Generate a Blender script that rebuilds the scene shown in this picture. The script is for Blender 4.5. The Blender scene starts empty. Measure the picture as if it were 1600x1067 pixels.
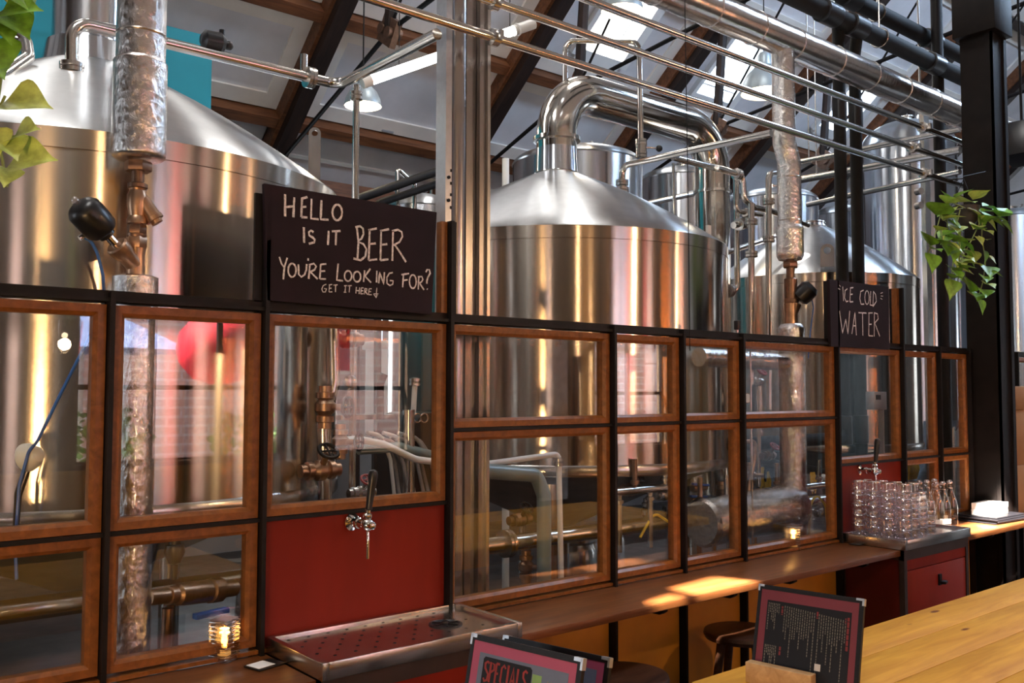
import bpy, bmesh, math, random
from mathutils import Vector, Matrix
from mathutils.geometry import tessellate_polygon
random.seed(7)
SC = bpy.context.scene
COL = SC.collection
PI = math.pi
V = Vector

# ------------------------------------------------------------------ camera
FPX = 1427.2
YAW, PITCH, ROLL = math.radians(39.638), math.radians(3.026), math.radians(0.118)
FW = V((math.sin(YAW)*math.cos(PITCH), math.cos(YAW)*math.cos(PITCH), math.sin(PITCH)))
RT = V((math.cos(YAW), -math.sin(YAW), 0)); UP = RT.cross(FW)
RT, UP = RT*math.cos(ROLL)+UP*math.sin(ROLL), -RT*math.sin(ROLL)+UP*math.cos(ROLL)
CAM = V((0, 0, 1.75))
cd = bpy.data.cameras.new('camera'); cam = bpy.data.objects.new('camera', cd); COL.objects.link(cam)
cam.matrix_world = Matrix(((RT.x, UP.x, -FW.x, CAM.x), (RT.y, UP.y, -FW.y, CAM.y), (RT.z, UP.z, -FW.z, CAM.z), (0, 0, 0, 1)))
cd.sensor_width = 36; cd.lens = FPX*36/1600; cd.clip_start = .02; cd.clip_end = 200
SC.camera = cam

# ------------------------------------------------------------------ world, sun, exposure
w = bpy.data.worlds.new('sky'); SC.world = w; w.use_nodes = True
bg = w.node_tree.nodes['Background']; bg.inputs[0].default_value = (.84, .91, 1, 1); bg.inputs[1].default_value = 5.2
SUN = V((.55, .35, -.75)).normalized()
sl = bpy.data.lights.new('sun', 'SUN'); sl.energy = 140; sl.angle = .012; sl.color = (1, .93, .82)
so = bpy.data.objects.new('sun', sl); COL.objects.link(so); so.rotation_euler = SUN.to_track_quat('-Z', 'Y').to_euler(); so.location = (-8, -8, 14)
vs = SC.view_settings; vs.view_transform = 'Standard'; vs.look = 'None'; vs.gamma = 1; vs.exposure = -0.08; vs.use_curve_mapping = False
SC.cycles.transparent_max_bounces = 48
SC.display_settings.display_device = 'sRGB'
def area(name, loc, size, energy, color, direction, portal=False, sy=None):
    l = bpy.data.lights.new(name, 'AREA'); l.energy = energy; l.color = color; l.size = size
    if sy: l.shape = 'RECTANGLE'; l.size_y = sy
    l.cycles.is_portal = portal
    o = bpy.data.objects.new(name, l); COL.objects.link(o); o.location = loc
    o.rotation_euler = V(direction).to_track_quat('-Z', 'Y').to_euler(); return o
def point(name, loc, energy, color, r=.05):
    l = bpy.data.lights.new(name, 'POINT'); l.energy = energy; l.color = color; l.shadow_soft_size = r
    o = bpy.data.objects.new(name, l); COL.objects.link(o); o.location = loc; return o

# ------------------------------------------------------------------ sight lines: a pixel of the photograph and one known coordinate give a place
def ray(x, y): return FW+RT*((x-800)/FPX)-UP*((y-533.5)/FPX)
def at(x, y, Y): d = ray(x, y); return CAM+d*(Y/d.y)
def atX(x, y, X): d = ray(x, y); return CAM+d*(X/d.x)
def atZ(x, y, Z): d = ray(x, y); return CAM+d*((Z-1.75)/d.z)
def atD(x, y, D): return CAM+ray(x, y)*D
def atP(x, y, p, n): d = ray(x, y); return CAM+d*((p-CAM).dot(n)/d.dot(n))
def pxm(P): return FPX/((V(P)-CAM).dot(FW))      # pixels per metre at a place

# ------------------------------------------------------------------ materials
MATS = {}
def nt(name):
    m = bpy.data.materials.new(name); m.use_nodes = True; MATS[name] = m
    N = m.node_tree.nodes; L = m.node_tree.links; return m, N, L, N['Principled BSDF']
def lin(c): return tuple((x/12.92 if x <= .04045 else ((x+.055)/1.055)**2.4) for x in (v/255 for v in c))
def noise(N, L, scale, detail=4, vec=(1, 1, 1), coord='Object', rough=.55, distort=0):
    tc = N.new('ShaderNodeTexCoord'); mp = N.new('ShaderNodeMapping'); mp.inputs['Scale'].default_value = vec
    L.new(tc.outputs[coord], mp.inputs[0]); n = N.new('ShaderNodeTexNoise'); n.inputs['Scale'].default_value = scale
    n.inputs['Detail'].default_value = detail; n.inputs['Roughness'].default_value = rough; n.inputs['Distortion'].default_value = distort
    L.new(mp.outputs[0], n.inputs['Vector']); return n.outputs['Fac']
def ramp(N, L, src, stops):
    r = N.new('ShaderNodeValToRGB'); e = r.color_ramp.elements
    while len(e) < len(stops): e.new(.5)
    for k, (p, c) in enumerate(stops): e[k].position = p; e[k].color = (*c, 1) if len(c) == 3 else c
    L.new(src, r.inputs[0]); return r.outputs[0]
def bump(N, L, B, src, strength, dist=.01):
    b = N.new('ShaderNodeBump'); b.inputs['Strength'].default_value = strength; b.inputs['Distance'].default_value = dist
    L.new(src, b.inputs['Height']); L.new(b.outputs[0], B.inputs['Normal'])
def mat(name, col, rough=.5, metal=0., var=.25, scale=8, vec=(1, 1, 1), bmp=0, spec=.5, coat=0, emit=None, es=0, rv=0):
    m, N, L, B = nt(name)
    f = noise(N, L, scale, 5, vec)
    a = tuple(max(0, c*(1-var)) for c in col); b = tuple(min(1, c*(1+var)) for c in col)
    L.new(ramp(N, L, f, [(.3, a), (.7, b)]), B.inputs['Base Color'])
    B.inputs['Roughness'].default_value = rough; B.inputs['Metallic'].default_value = metal
    B.inputs['Specular IOR Level'].default_value = spec; B.inputs['Coat Weight'].default_value = coat
    if rv: L.new(ramp(N, L, f, [(.3, (rough-rv,)*3), (.7, (rough+rv,)*3)]), B.inputs['Roughness'])
    if bmp: bump(N, L, B, f, bmp)
    if emit: B.inputs['Emission Color'].default_value = (*emit, 1); B.inputs['Emission Strength'].default_value = es
    return m
def wood(name, a, b, scale=3, vec=(1, 12, 12), rough=.4, coat=0, knots=False, spec=.35):
    m, N, L, B = nt(name); B.inputs['Specular IOR Level'].default_value = spec
    f = noise(N, L, scale, 6, vec, rough=.6, distort=.6)
    c = ramp(N, L, f, [(.3, a), (.68, b)])
    if knots:
        tc = N.new('ShaderNodeTexCoord'); mp = N.new('ShaderNodeMapping'); mp.inputs['Scale'].default_value = (2.2, 6, 1)
        L.new(tc.outputs['Object'], mp.inputs[0]); vo = N.new('ShaderNodeTexVoronoi'); vo.inputs['Scale'].default_value = 1.3
        L.new(mp.outputs[0], vo.inputs['Vector'])
        k = ramp(N, L, vo.outputs['Distance'], [(.0, (.10, .03, .005)), (.07, (.25, .1, .02)), (.11, (1, 1, 1))])
        mx = N.new('ShaderNodeMixRGB'); mx.blend_type = 'MULTIPLY'; mx.inputs[0].default_value = 1
        L.new(c, mx.inputs[1]); L.new(k, mx.inputs[2]); c = mx.outputs[0]
    L.new(c, B.inputs['Base Color']); B.inputs['Roughness'].default_value = rough; B.inputs['Coat Weight'].default_value = coat
    B.inputs['Coat Roughness'].default_value = .15
    bump(N, L, B, f, .15, .003); return m
def brushed(name, col, rough, aniso, streak=.25, rot=.25):
    m, N, L, B = nt(name)
    B.inputs['Metallic'].default_value = 1; B.inputs['Anisotropic'].default_value = aniso; B.inputs['Anisotropic Rotation'].default_value = rot
    t = N.new('ShaderNodeTangent'); t.direction_type = 'RADIAL'; t.axis = 'Z'; L.new(t.outputs[0], B.inputs['Tangent'])
    f = noise(N, L, 14, 6, (1, 1, .03))
    L.new(ramp(N, L, f, [(.25, tuple(c*.9 for c in col)), (.75, tuple(min(1, c*1.08) for c in col))]), B.inputs['Base Color'])
    g = noise(N, L, 60, 3, (.05, .05, 6))
    L.new(ramp(N, L, g, [(.3, (rough*.97,)*3), (.7, (rough*1.03,)*3)]), B.inputs['Roughness'])
    h = noise(N, L, 7, 5, (1, 1, .06)); bump(N, L, B, h, streak, .01); return m
def foil(name, col, rough=.11, strength=.34, scale=62):
    m, N, L, B = nt(name); B.inputs['Metallic'].default_value = 1; B.inputs['Roughness'].default_value = rough
    f = noise(N, L, scale, 8, (1, 1, .45), rough=.62, distort=1.2)
    tc = N.new('ShaderNodeTexCoord'); vo = N.new('ShaderNodeTexVoronoi'); vo.inputs['Scale'].default_value = 38; vo.feature = 'F1'
    L.new(tc.outputs['Object'], vo.inputs['Vector'])
    ad = N.new('ShaderNodeMath'); ad.operation = 'MULTIPLY_ADD'; ad.inputs[1].default_value = .55
    L.new(vo.outputs['Distance'], ad.inputs[0]); L.new(f, ad.inputs[2])
    L.new(ramp(N, L, f, [(.3, tuple(c*.85 for c in col)), (.7, col)]), B.inputs['Base Color'])
    bump(N, L, B, ad.outputs[0], strength, .012); return m
def glass(name, tint=(1, 1, 1), refl=1.0, rough=.02, base=.05, smear=0):
    """thin pane: what is behind it shows through, what is before it is mirrored, more at a slant"""
    m, N, L, B = nt(name); N.remove(B); out = N['Material Output']
    tr = N.new('ShaderNodeBsdfTransparent'); tr.inputs[0].default_value = (*tint, 1)
    gl = N.new('ShaderNodeBsdfGlossy'); gl.inputs['Roughness'].default_value = rough; gl.inputs[0].default_value = (refl, refl, refl, 1)
    lw = N.new('ShaderNodeLayerWeight'); lw.inputs[0].default_value = .5
    p = N.new('ShaderNodeMath'); p.operation = 'POWER'; p.inputs[1].default_value = 3.5; L.new(lw.outputs['Facing'], p.inputs[0])
    q = N.new('ShaderNodeMath'); q.operation = 'MULTIPLY_ADD'; q.inputs[1].default_value = 1-base; q.inputs[2].default_value = base; L.new(p.outputs[0], q.inputs[0])
    mx = N.new('ShaderNodeMixShader'); L.new(q.outputs[0], mx.inputs[0]); L.new(tr.outputs[0], mx.inputs[1]); L.new(gl.outputs[0], mx.inputs[2])
    last = mx.outputs[0]
    if smear:      # splashes and dust on the pane
        df = N.new('ShaderNodeBsdfDiffuse'); df.inputs[0].default_value = (.75, .75, .75, 1)
        f = noise(N, L, 26, 5, (1, 1, .25), rough=.75); k = ramp(N, L, f, [(.55, (0, 0, 0)), (.9, (smear,)*3)])
        m2 = N.new('ShaderNodeMixShader'); L.new(k, m2.inputs[0]); L.new(last, m2.inputs[1]); L.new(df.outputs[0], m2.inputs[2]); last = m2.outputs[0]
    L.new(last, out.inputs[0]); return m
def emis(name, col, s):
    m, N, L, B = nt(name); B.inputs['Base Color'].default_value = (*[c*.5 for c in col], 1)
    B.inputs['Emission Color'].default_value = (*col, 1); B.inputs['Emission Strength'].default_value = s; return m

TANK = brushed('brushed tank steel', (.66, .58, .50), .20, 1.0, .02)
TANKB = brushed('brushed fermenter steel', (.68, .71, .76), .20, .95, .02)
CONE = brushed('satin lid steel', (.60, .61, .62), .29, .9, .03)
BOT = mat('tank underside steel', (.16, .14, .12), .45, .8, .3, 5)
SS = mat('polished pipe steel', (.72, .69, .65), .16, 1, .08, 20)
SSW = mat('worn stainless steel', (.6, .57, .54), .24, 1, .05, 9, rv=.03)
DUCT = mat('polished duct steel', (.72, .68, .62), .13, 1, .06, 9)
FOIL = foil('crinkled foil jacket', (.86, .82, .80))
FOIL2 = foil('smooth foil jacket', (.78, .70, .64), .2, .07, 12)
GALV = mat('galvanised steel', (.50, .51, .54), .36, .8, .07, 40, rv=.03)
WEB = mat('grey column steel', (.40, .37, .36), .26, 1, .06, 6)
BLK = mat('black painted steel', (.007, .005, .005), .55, 0, .4, 12, spec=.22)
POST = mat('chipped black post paint', (.007, .0045, .004), .55, 0, .5, 9, bmp=.2, spec=.18)
IRON = mat('dark bronze fitting', (.20, .12, .085), .38, .85, .25, 25)
BRONZE = mat('bronze valve metal', (.42, .26, .17), .35, .9, .25, 25)
CHROME = mat('tap chrome', (.8, .78, .76), .07, 1, .03, 10)
PLAS = mat('black plastic', (.012, .012, .014), .32, 0, .2, 10)
FOAM = mat('black foam lagging', (.008, .0075, .008), .7, 0, .3, 14, spec=.25)
BLUEH = mat('blue air hose plastic', (.02, .12, .42), .35)
BLUEV = mat('blue valve lever', (.02, .10, .45), .4)
REDV = mat('red valve wheel', (.35, .02, .02), .45)
YEL = mat('yellow rubber', (.75, .48, .03), .5)
WOODF = wood('oak window frame', (.13, .042, .008), (.25, .085, .016), 5, (6, 6, 6), .40)
DARKW = wood('dark stained beam', (.010, .005, .004), (.032, .014, .009), 3, (6, 1, 1), .55)
PURL = wood('brown purlin timber', (.07, .024, .010), (.20, .075, .028), 3, (1, 8, 8), .55)
COUNTER = wood('varnished counter timber', (.095, .029, .008), (.20, .068, .019), 3, (1, 9, 9), .36, .10)
PINE = wood('yellow pine boards', (.46, .20, .018), (.68, .35, .042), 2.2, (1, 9, 9), .55, 0, True, .2)
STOOLW = wood('dark stool timber', (.022, .009, .005), (.07, .026, .012), 5, (1, 6, 6), .35)
BLOCK = wood('pale block timber', (.42, .25, .11), (.62, .40, .2), 4, (1, 8, 8), .5)
REDP = mat('red painted board', (.185, .0115, .0035), .5, 0, .25, 3, (1, 1, .2), bmp=.05, spec=.2)
MAROON = mat('maroon painted board', (.10, .006, .005), .45, 0, .25, 4)
OCHRE = mat('ochre painted board', (.62, .25, .018), .5, 0, .18, 2.5)
BOARD = mat('chalkboard black', (.013, .005, .008), .7, 0, .3, 5, spec=.2)
CHALK = mat('white chalk', (.62, .57, .57), .9, 0, .35, 120)
CEIL = mat('pale ceiling panel', (.72, .71, .73), .8, 0, .10, 2)
CEILT = mat('cream ceiling batten', (.84, .80, .74), .7, 0, .06, 3)
TEAL = mat('teal painted wall', (.0, .27, .36), .6, 0, .06, 2)
GREYW = mat('grey back wall', (.16, .15, .15), .8, 0, .2, 2)
TERR = mat('pale terrace paving', (.55, .52, .48), .8, 0, .1, 2)
FLOOR = mat('concrete floor', (.026, .022, .020), .45, 0, .3, 3, rv=.12)
PANE = glass('window glass', (.975, .98, .975), 1, .0, .055)
CLEAR = glass('clear glassware', (.985, .965, .98), 1, .06, .17)
RIBG = glass('ribbed candle glass', (.95, .92, .90), 1, .10, .34)
GEDGE = glass('thick glass edge', (.9, .88, .9), 1, .10, .50)
CLEARY = glass('clear bottle glass', (.97, .965, .94), 1, .04, .12)
LEAF = mat('variegated leaf', (.16, .36, .035), .42, 0, .75, 22)
LEAF2 = mat('pale leaf', (.48, .60, .16), .42, 0, .5, 22)
STEM = mat('green stem', (.22, .28, .07), .5)
POT = mat('dark hanging pot', (.02, .018, .016), .5)
PAPER = mat('white paper', (.85, .82, .78), .8, 0, .04, 4)
CARD = mat('brown cardboard', (.36, .20, .09), .75, 0, .1, 4)
GREYPVC = mat('grey plastic pipe', (.22, .28, .28), .35, 0, .1, 6)
WPVC = mat('white plastic pipe', (.82, .80, .76), .3, 0, .05, 6)
GHOSE = mat('grey beer hose', (.32, .30, .29), .35, 0, .3, 12)
DKBLUE = mat('navy tarpaulin', (.012, .018, .06), .5, 0, .4, 8)
COVER = mat('black menu leatherette', (.009, .008, .010), .42, 0, .3, 80, spec=.25)
PINKB = mat('purple menu border', (.30, .055, .13), .5, 0, .1, 6)
REDB = mat('dark red menu border', (.16, .018, .035), .5, 0, .1, 6)
BLUES = mat('slate blue menu sheet', (.10, .13, .22), .5, 0, .15, 6)
DARKS = mat('dark menu sheet', (.011, .012, .018), .5, 0, .2, 6, spec=.22)
INKR = mat('red print', (.20, .022, .028), .7)
INKG = mat('grey print', (.16, .155, .14), .7)
INKB = mat('blue print', (.02, .25, .40), .6)
INKW = mat('white print', (.6, .58, .58), .6)
INKGN = mat('green print', (.16, .30, .12), .6)
DISH = mat('lamp enamel', (.36, .42, .46), .4, .35, .1, 6)
LAMPIN = mat('lamp inside enamel', (.85, .8, .7), .5)
BULB = emis('warm bulb', (1, .80, .52), 14)
TUBE = emis('fluorescent tube', (1, .97, .95), 14)
FLAME = emis('candle flame', (1, .52, .10), 16)
WAX = mat('candle wax', (.9, .6, .25), .5, emit=(1, .5, .12), es=.6)
SKYW = emis('skylight daylight', (1, .98, .95), 9)
SKYF1 = emis('bar skylight fill', (1, .97, .93), 24)
SKYF2 = emis('cool bar skylight fill', (.55, .74, 1), 55)
SKYB = emis('cool skylight daylight', (.70, .84, 1), 10)
SKYF = mat('white skylight lining', (.85, .84, .82), .6, 0, .03, 4)
BRICK = None
RED = mat('red lantern fabric', (.75, .02, .05), .6, 0, .2, 6)
CANVAS = mat('blue grey canvas', (.14, .20, .42), .7)
WCLOTH = mat('white curtain cloth', (.78, .80, .82), .7)
DARKWALL = wood('bar side board wall', (.006, .004, .004), (.20, .125, .08), 5, (1, 1, .0), .6)  # vertical stripes put in to streak the tank reflections
GOLDW = mat('warm plywood wall', (.50, .27, .07), .45, 0, .2, 2)
ORANGE = emis('orange shelf strip', (1, .26, .04), 40)
FOLI = mat('garden foliage', (.10, .22, .05), .7, 0, .7, 9)
def brickmat():
    m, N, L, B = nt('garden brick'); tc = N.new('ShaderNodeTexCoord'); mp = N.new('ShaderNodeMapping')
    mp.inputs['Rotation'].default_value = (PI/2, 0, 0); L.new(tc.outputs['Object'], mp.inputs[0])
    b = N.new('ShaderNodeTexBrick'); L.new(mp.outputs[0], b.inputs['Vector']); b.inputs['Scale'].default_value = 1
    b.inputs['Color1'].default_value = (.70, .44, .42, 1); b.inputs['Color2'].default_value = (.78, .54, .52, 1); b.inputs['Mortar'].default_value = (.85, .75, .76, 1)
    b.inputs['Brick Width'].default_value = .46; b.inputs['Row Height'].default_value = .15; b.inputs['Mortar Size'].default_value = .022
    L.new(b.outputs[0], B.inputs['Base Color']); B.inputs['Roughness'].default_value = .85; return m
BRICK = brickmat()
# ------------------------------------------------------------------ mesh helpers
def base_of(o):
    p = V((0, 0, 0))
    while o: p += o.location; o = o.parent
    return p
def frame(d):
    d = V(d).normalized(); a = V((0, 0, 1)) if abs(d.z) < .95 else V((1, 0, 0))
    u = a.cross(d).normalized(); return u, d.cross(u), d
class MB:
    def __init__(s): s.b = bmesh.new(); s.mi = 0
    def _f(s, vs, smooth=False):
        try: f = s.b.faces.new(vs); f.material_index = s.mi; f.smooth = smooth; return f
        except ValueError: return None
    def box(s, c, size, rot=None, bev=0):
        t = bmesh.new(); bmesh.ops.create_cube(t, size=1)
        for v in t.verts: v.co = V((v.co.x*size[0], v.co.y*size[1], v.co.z*size[2]))
        if bev: bmesh.ops.bevel(t, geom=t.edges[:], offset=bev, segments=2, affect='EDGES', profile=.5)
        R = rot if rot is not None else Matrix.Identity(3)
        s.join(t, lambda p: R @ p+V(c)); return s
    def bx(s, x0, x1, y0, y1, z0, z1, bev=0):
        return s.box(((x0+x1)/2, (y0+y1)/2, (z0+z1)/2), (abs(x1-x0), abs(y1-y0), abs(z1-z0)), None, bev)
    def join(s, t, fn, smooth=False):
        m = {v: s.b.verts.new(fn(v.co)) for v in t.verts}
        for f in t.faces: s._f([m[v] for v in f.verts], smooth or f.smooth)
        t.free()
    def ring(s, c, u, v, r, n): return [s.b.verts.new(V(c)+u*(r*math.cos(2*PI*k/n))+v*(r*math.sin(2*PI*k/n))) for k in range(n)]
    def skin(s, A, B):
        n = len(A)
        for k in range(n): s._f([A[k], A[(k+1) % n], B[(k+1) % n], B[k]], True)
    def lathe(s, prof, c=(0, 0, 0), d=(0, 0, 1), n=32, cap0=True, cap1=True):
        """prof: (radius, height) pairs along axis d from c"""
        u, v, d = frame(d); R = [s.ring(V(c)+d*h, u, v, max(r, 1e-4), n) for r, h in prof]
        for a, b in zip(R, R[1:]): s.skin(a, b)
        if cap0: s._f(R[0][::-1])
        if cap1: s._f(R[-1])
        return s
    def cyl(s, p0, p1, r0, r1=None, n=20, cap=True):
        p0 = V(p0); d = V(p1)-p0; return s.lathe([(r0, 0), (r0 if r1 is None else r1, d.length)], p0, d, n, cap, cap)
    def tube(s, pts, r, bend=0, n=16, cap=True, seg=7):
        pts = [V(p) for p in pts]; path = [pts[0]]
        for k in range(1, len(pts)-1):
            p, a, b = pts[k], pts[k-1], pts[k+1]
            if bend:
                e, g = (a-p).normalized(), (b-p).normalized(); ang = e.angle(g)
                if ang > PI-.02: path.append(p); continue
                t = min(bend/math.tan(ang/2), (a-p).length*.49, (b-p).length*.49); q0, q1 = p+e*t, p+g*t
                rr = t*math.tan(ang/2); c = p+(e+g).normalized()*(rr/math.sin(ang/2)); x = q0-c; ax = x.cross(q1-c).normalized(); tot = x.angle(q1-c)
                for j in range(seg+1): path.append(c+Matrix.Rotation(tot*j/seg, 3, ax) @ x)
            else: path.append(p)
        path.append(pts[-1]); u = None; R = []
        for k, p in enumerate(path):
            d = (path[min(k+1, len(path)-1)]-path[max(k-1, 0)]).normalized()
            if u is None: u, v, _ = frame(d)
            else: u = (u-d*u.dot(d)).normalized(); v = d.cross(u)
            R.append(s.ring(p, u, v, r(k/(len(path)-1)) if callable(r) else r, n))
        for a, b in zip(R, R[1:]): s.skin(a, b)
        if cap: s._f(R[0][::-1]); s._f(R[-1])
        return s
    def ball(s, c, r, sc=(1, 1, 1), n=16):
        t = bmesh.new(); bmesh.ops.create_uvsphere(t, u_segments=n, v_segments=max(6, n*2//3), radius=r)
        s.join(t, lambda p: V((p.x*sc[0], p.y*sc[1], p.z*sc[2]))+V(c), True); return s
    def torus(s, c, R, r, d=(0, 0, 1), n=28, m=8):
        u, v, d = frame(d); Q = []
        for k in range(n):
            a = 2*PI*k/n; e = u*math.cos(a)+v*math.sin(a); Q.append(s.ring(V(c)+e*R, e, d, r, m))
        for k in range(n): s.skin(Q[k], Q[(k+1) % n])
        return s
    def prism(s, poly, n, depth):
        """planar polygon (3-D points) thickened along n"""
        n = V(n).normalized()*depth; A = [s.b.verts.new(V(p)) for p in poly]; B = [s.b.verts.new(V(p)+n) for p in poly]
        s._f(A[::-1]); s._f(B)
        for k in range(len(A)): s._f([A[k], A[(k+1) % len(A)], B[(k+1) % len(A)], B[k]])
        return s
    def quad(s, *p): s._f([s.b.verts.new(V(q)) for q in p]); return s
    def stroke(s, pts, wd, n, th=.0012):
        """flat chalk line of width wd lying on a plane with normal n"""
        n = V(n).normalized(); pts = [V(p) for p in pts]; A = []; B = []; k2 = len(pts)-1
        for k, p in enumerate(pts):
            d = (pts[min(k+1, k2)]-pts[max(k-1, 0)]); d = d-n*d.dot(n)
            if d.length < 1e-7: d = frame(n)[0]
            e = n.cross(d.normalized())*(wd/2*random.uniform(.85, 1.15))
            A.append(s.b.verts.new(p+e+n*th)); B.append(s.b.verts.new(p-e+n*th))
        for k in range(k2): s._f([A[k], B[k], B[k+1], A[k+1]])
        return s
    def obj(s, name, mats, parent=None, keep=False, angle=35):
        bmesh.ops.recalc_face_normals(s.b, faces=s.b.faces[:])
        if parent is not None: off = base_of(parent)
        elif keep: off = V((0, 0, 0))
        else:
            c = [v.co for v in s.b.verts]; off = V(((min(p.x for p in c)+max(p.x for p in c))/2, (min(p.y for p in c)+max(p.y for p in c))/2, min(p.z for p in c)))
        for v in s.b.verts: v.co -= off
        me = bpy.data.meshes.new(name); s.b.to_mesh(me); s.b.free()
        for m in (mats if isinstance(mats, (list, tuple)) else [mats]): me.materials.append(m)
        for f in me.polygons: f.use_smooth = True
        me.set_sharp_from_angle(angle=math.radians(angle))
        o = bpy.data.objects.new(name, me); COL.objects.link(o)
        if parent is not None: o.parent = parent
        else: o.location = off
        return o
def tag(o, label=None, cat=None, group=None, kind=None):
    if label: o['label'] = label
    if cat: o['category'] = cat
    if group: o['group'] = group
    if kind: o['kind'] = kind
    return o
def thing(name, loc, label, cat, group=None, kind=None):
    o = bpy.data.objects.new(name, None); COL.objects.link(o); o.location = loc; o.empty_display_size = .1
    return tag(o, label, cat, group, kind)
def dup(root, loc, rz=0, label=None, group=None):
    r = root.copy(); COL.objects.link(r); r.location = loc; r.rotation_euler = (0, 0, rz)
    if label: r['label'] = label
    if group: r['group'] = group
    for ch in list(root.children):
        c = ch.copy(); COL.objects.link(c); c.parent = r
        for g in list(ch.children):
            d = g.copy(); COL.objects.link(d); d.parent = c
    return r
def arc(cx, cy, rx, ry, a0=0, a1=360, n=14): return [(cx+rx*math.cos(math.radians(a0+(a1-a0)*k/n)), cy+ry*math.sin(math.radians(a0+(a1-a0)*k/n))) for k in range(n+1)]
# ------------------------------------------------------------------ room shell
T40 = math.tan(math.radians(40)); EY, EZ = 9.5, 4.22; RY, RZ = 4.5, 4.22+5*T40; T25 = math.tan(math.radians(25))
XL, XR, YF = -7.0, 24.0, -4.0
def roof(y): return EZ+(EY-y)*T40 if y > RY else RZ-(RY-y)*T25
NR = V((0, math.sin(math.radians(40)), math.cos(math.radians(40))))     # outward normal of the back slope
SR = V((0, -math.cos(math.radians(40)), math.sin(math.radians(40))))    # up the back slope
def S(o): return tag(o, kind='structure')
m = MB(); m.bx(XL-.2, XR+.2, YF-.2, 10, -.2, 0); S(m.obj('floor', FLOOR))
m = MB(); m.prism([(XL-.3, EY+.3, EZ-.3*T40), (XR+.3, EY+.3, EZ-.3*T40), (XR+.3, RY, RZ), (XL-.3, RY, RZ)], (0, 0, 1), .12); S(m.obj('ceiling', CEIL))
def wall_with_holes(name, M_, axis, pos, th, a0, a1, z0, z1, holes):
    """wall in the plane axis=pos with rectangular openings (a0, a1, z0, z1)"""
    m = MB(); cuts = sorted({a0, a1, *[h[0] for h in holes], *[h[1] for h in holes]})
    for p, q in zip(cuts, cuts[1:]):
        hs = sorted([(h[2], h[3]) for h in holes if h[0] <= p and h[1] >= q]); z = z0
        for u, v in hs+[(z1, z1)]:
            if u > z+1e-4:
                if axis == 'y': m.bx(p, q, pos, pos+th, z, u)
                else: m.bx(pos, pos+th, p, q, z, u)
            z = v
    return S(m.obj(name, M_))
FWIN = [(-5.6, -4.7, .9, 3.3), (2.45, 4.65, 1.0, 3.3), (5.3, 6.3, 1.0, 3.3), (9.6, 11.2, .9, 3.3)]
wall_with_holes('wall_front', DARKWALL, 'y', YF-.2, .2, XL, XR, 0, 4.44, FWIN)
BWIN = [(3.4, 4.9, 1.4, 3.2)]
wall_with_holes('wall_back', GREYW, 'y', 9.6, .2, XL, XR, 0, 4.3, BWIN)
LWIN = [(-3.5, -2.75, .6, 3.2), (.1, .42, .8, 3.2), (4.2, 6.6, .8, 3.6)]  # last opening added, unseen, to brighten the right tank's reflection
RWIN = [(-2.0, .6, .8, 3.4), (4.6, 8.0, .8, 3.6)]  # windows added out of view to side-light fermenters and kettle edge
wall_with_holes('wall_right', DARKWALL, 'x', XR, .2, YF-.2, 9.7, 0, 8.5, RWIN)
wall_with_holes('wall_left', DARKWALL, 'x', XL-.2, .2, YF-.2, 9.7, 0, 8.5, LWIN)
# openings added in the unseen bar-side roof, shaped by following the sun back from what it lights
def up_sun(p):
    p = V(p); d = -SUN; t = (RZ-(RY-p.y)*T25-p.z)/(d.z-d.y*T25); q = p+d*t; return (q.x, q.y)
patch = [atZ(1050, 919, .905), atZ(1118, 902, .905), atZ(1183, 909, .905), atZ(1100, 928, .905)]
patch = [patch[0], patch[1], patch[2], V((patch[2].x-.05, 2.458, .905)), V((patch[0].x-.02, 2.458, .905))]
holes = [[up_sun(p) for p in patch],
         [up_sun(p) for p in ((2.75, 2.46, .905), (2.93, 2.46, .905), (2.98, 2.53, .905), (2.80, 2.50, .905))],
         [up_sun(p) for p in ((5.58, 2.46, .92), (6.6, 2.46, .92), (6.5, 2.70, .92), (5.55, 2.62, .92))],
         [up_sun(p) for p in ((5.72, 3.9, 2.5), (6.15, 3.9, 2.5), (6.15, 4.5, 2.6), (5.72, 4.5, 2.6))],
         [up_sun(p) for p in ((1.25, 3.55, 2.7), (1.6, 3.55, 2.7), (1.6, 3.85, 2.7), (1.25, 3.85, 2.7))]]
outer = [(XL-.3, YF-.4), (XR+.3, YF-.4), (XR+.3, RY), (XL-.3, RY)]
flat = [V((x, y, 0)) for x, y in outer]+[V((x, y, 0)) for h in holes for x, y in h]
m = MB(); vs_ = [m.b.verts.new(V((p.x, p.y, RZ-(RY-p.y)*T25))) for p in flat]
for t in tessellate_polygon([[V((x, y, 0)) for x, y in outer]]+[[V((x, y, 0)) for x, y in h] for h in holes]): m._f([vs_[i] for i in t])
S(m.obj('ceiling', CEIL))
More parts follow.
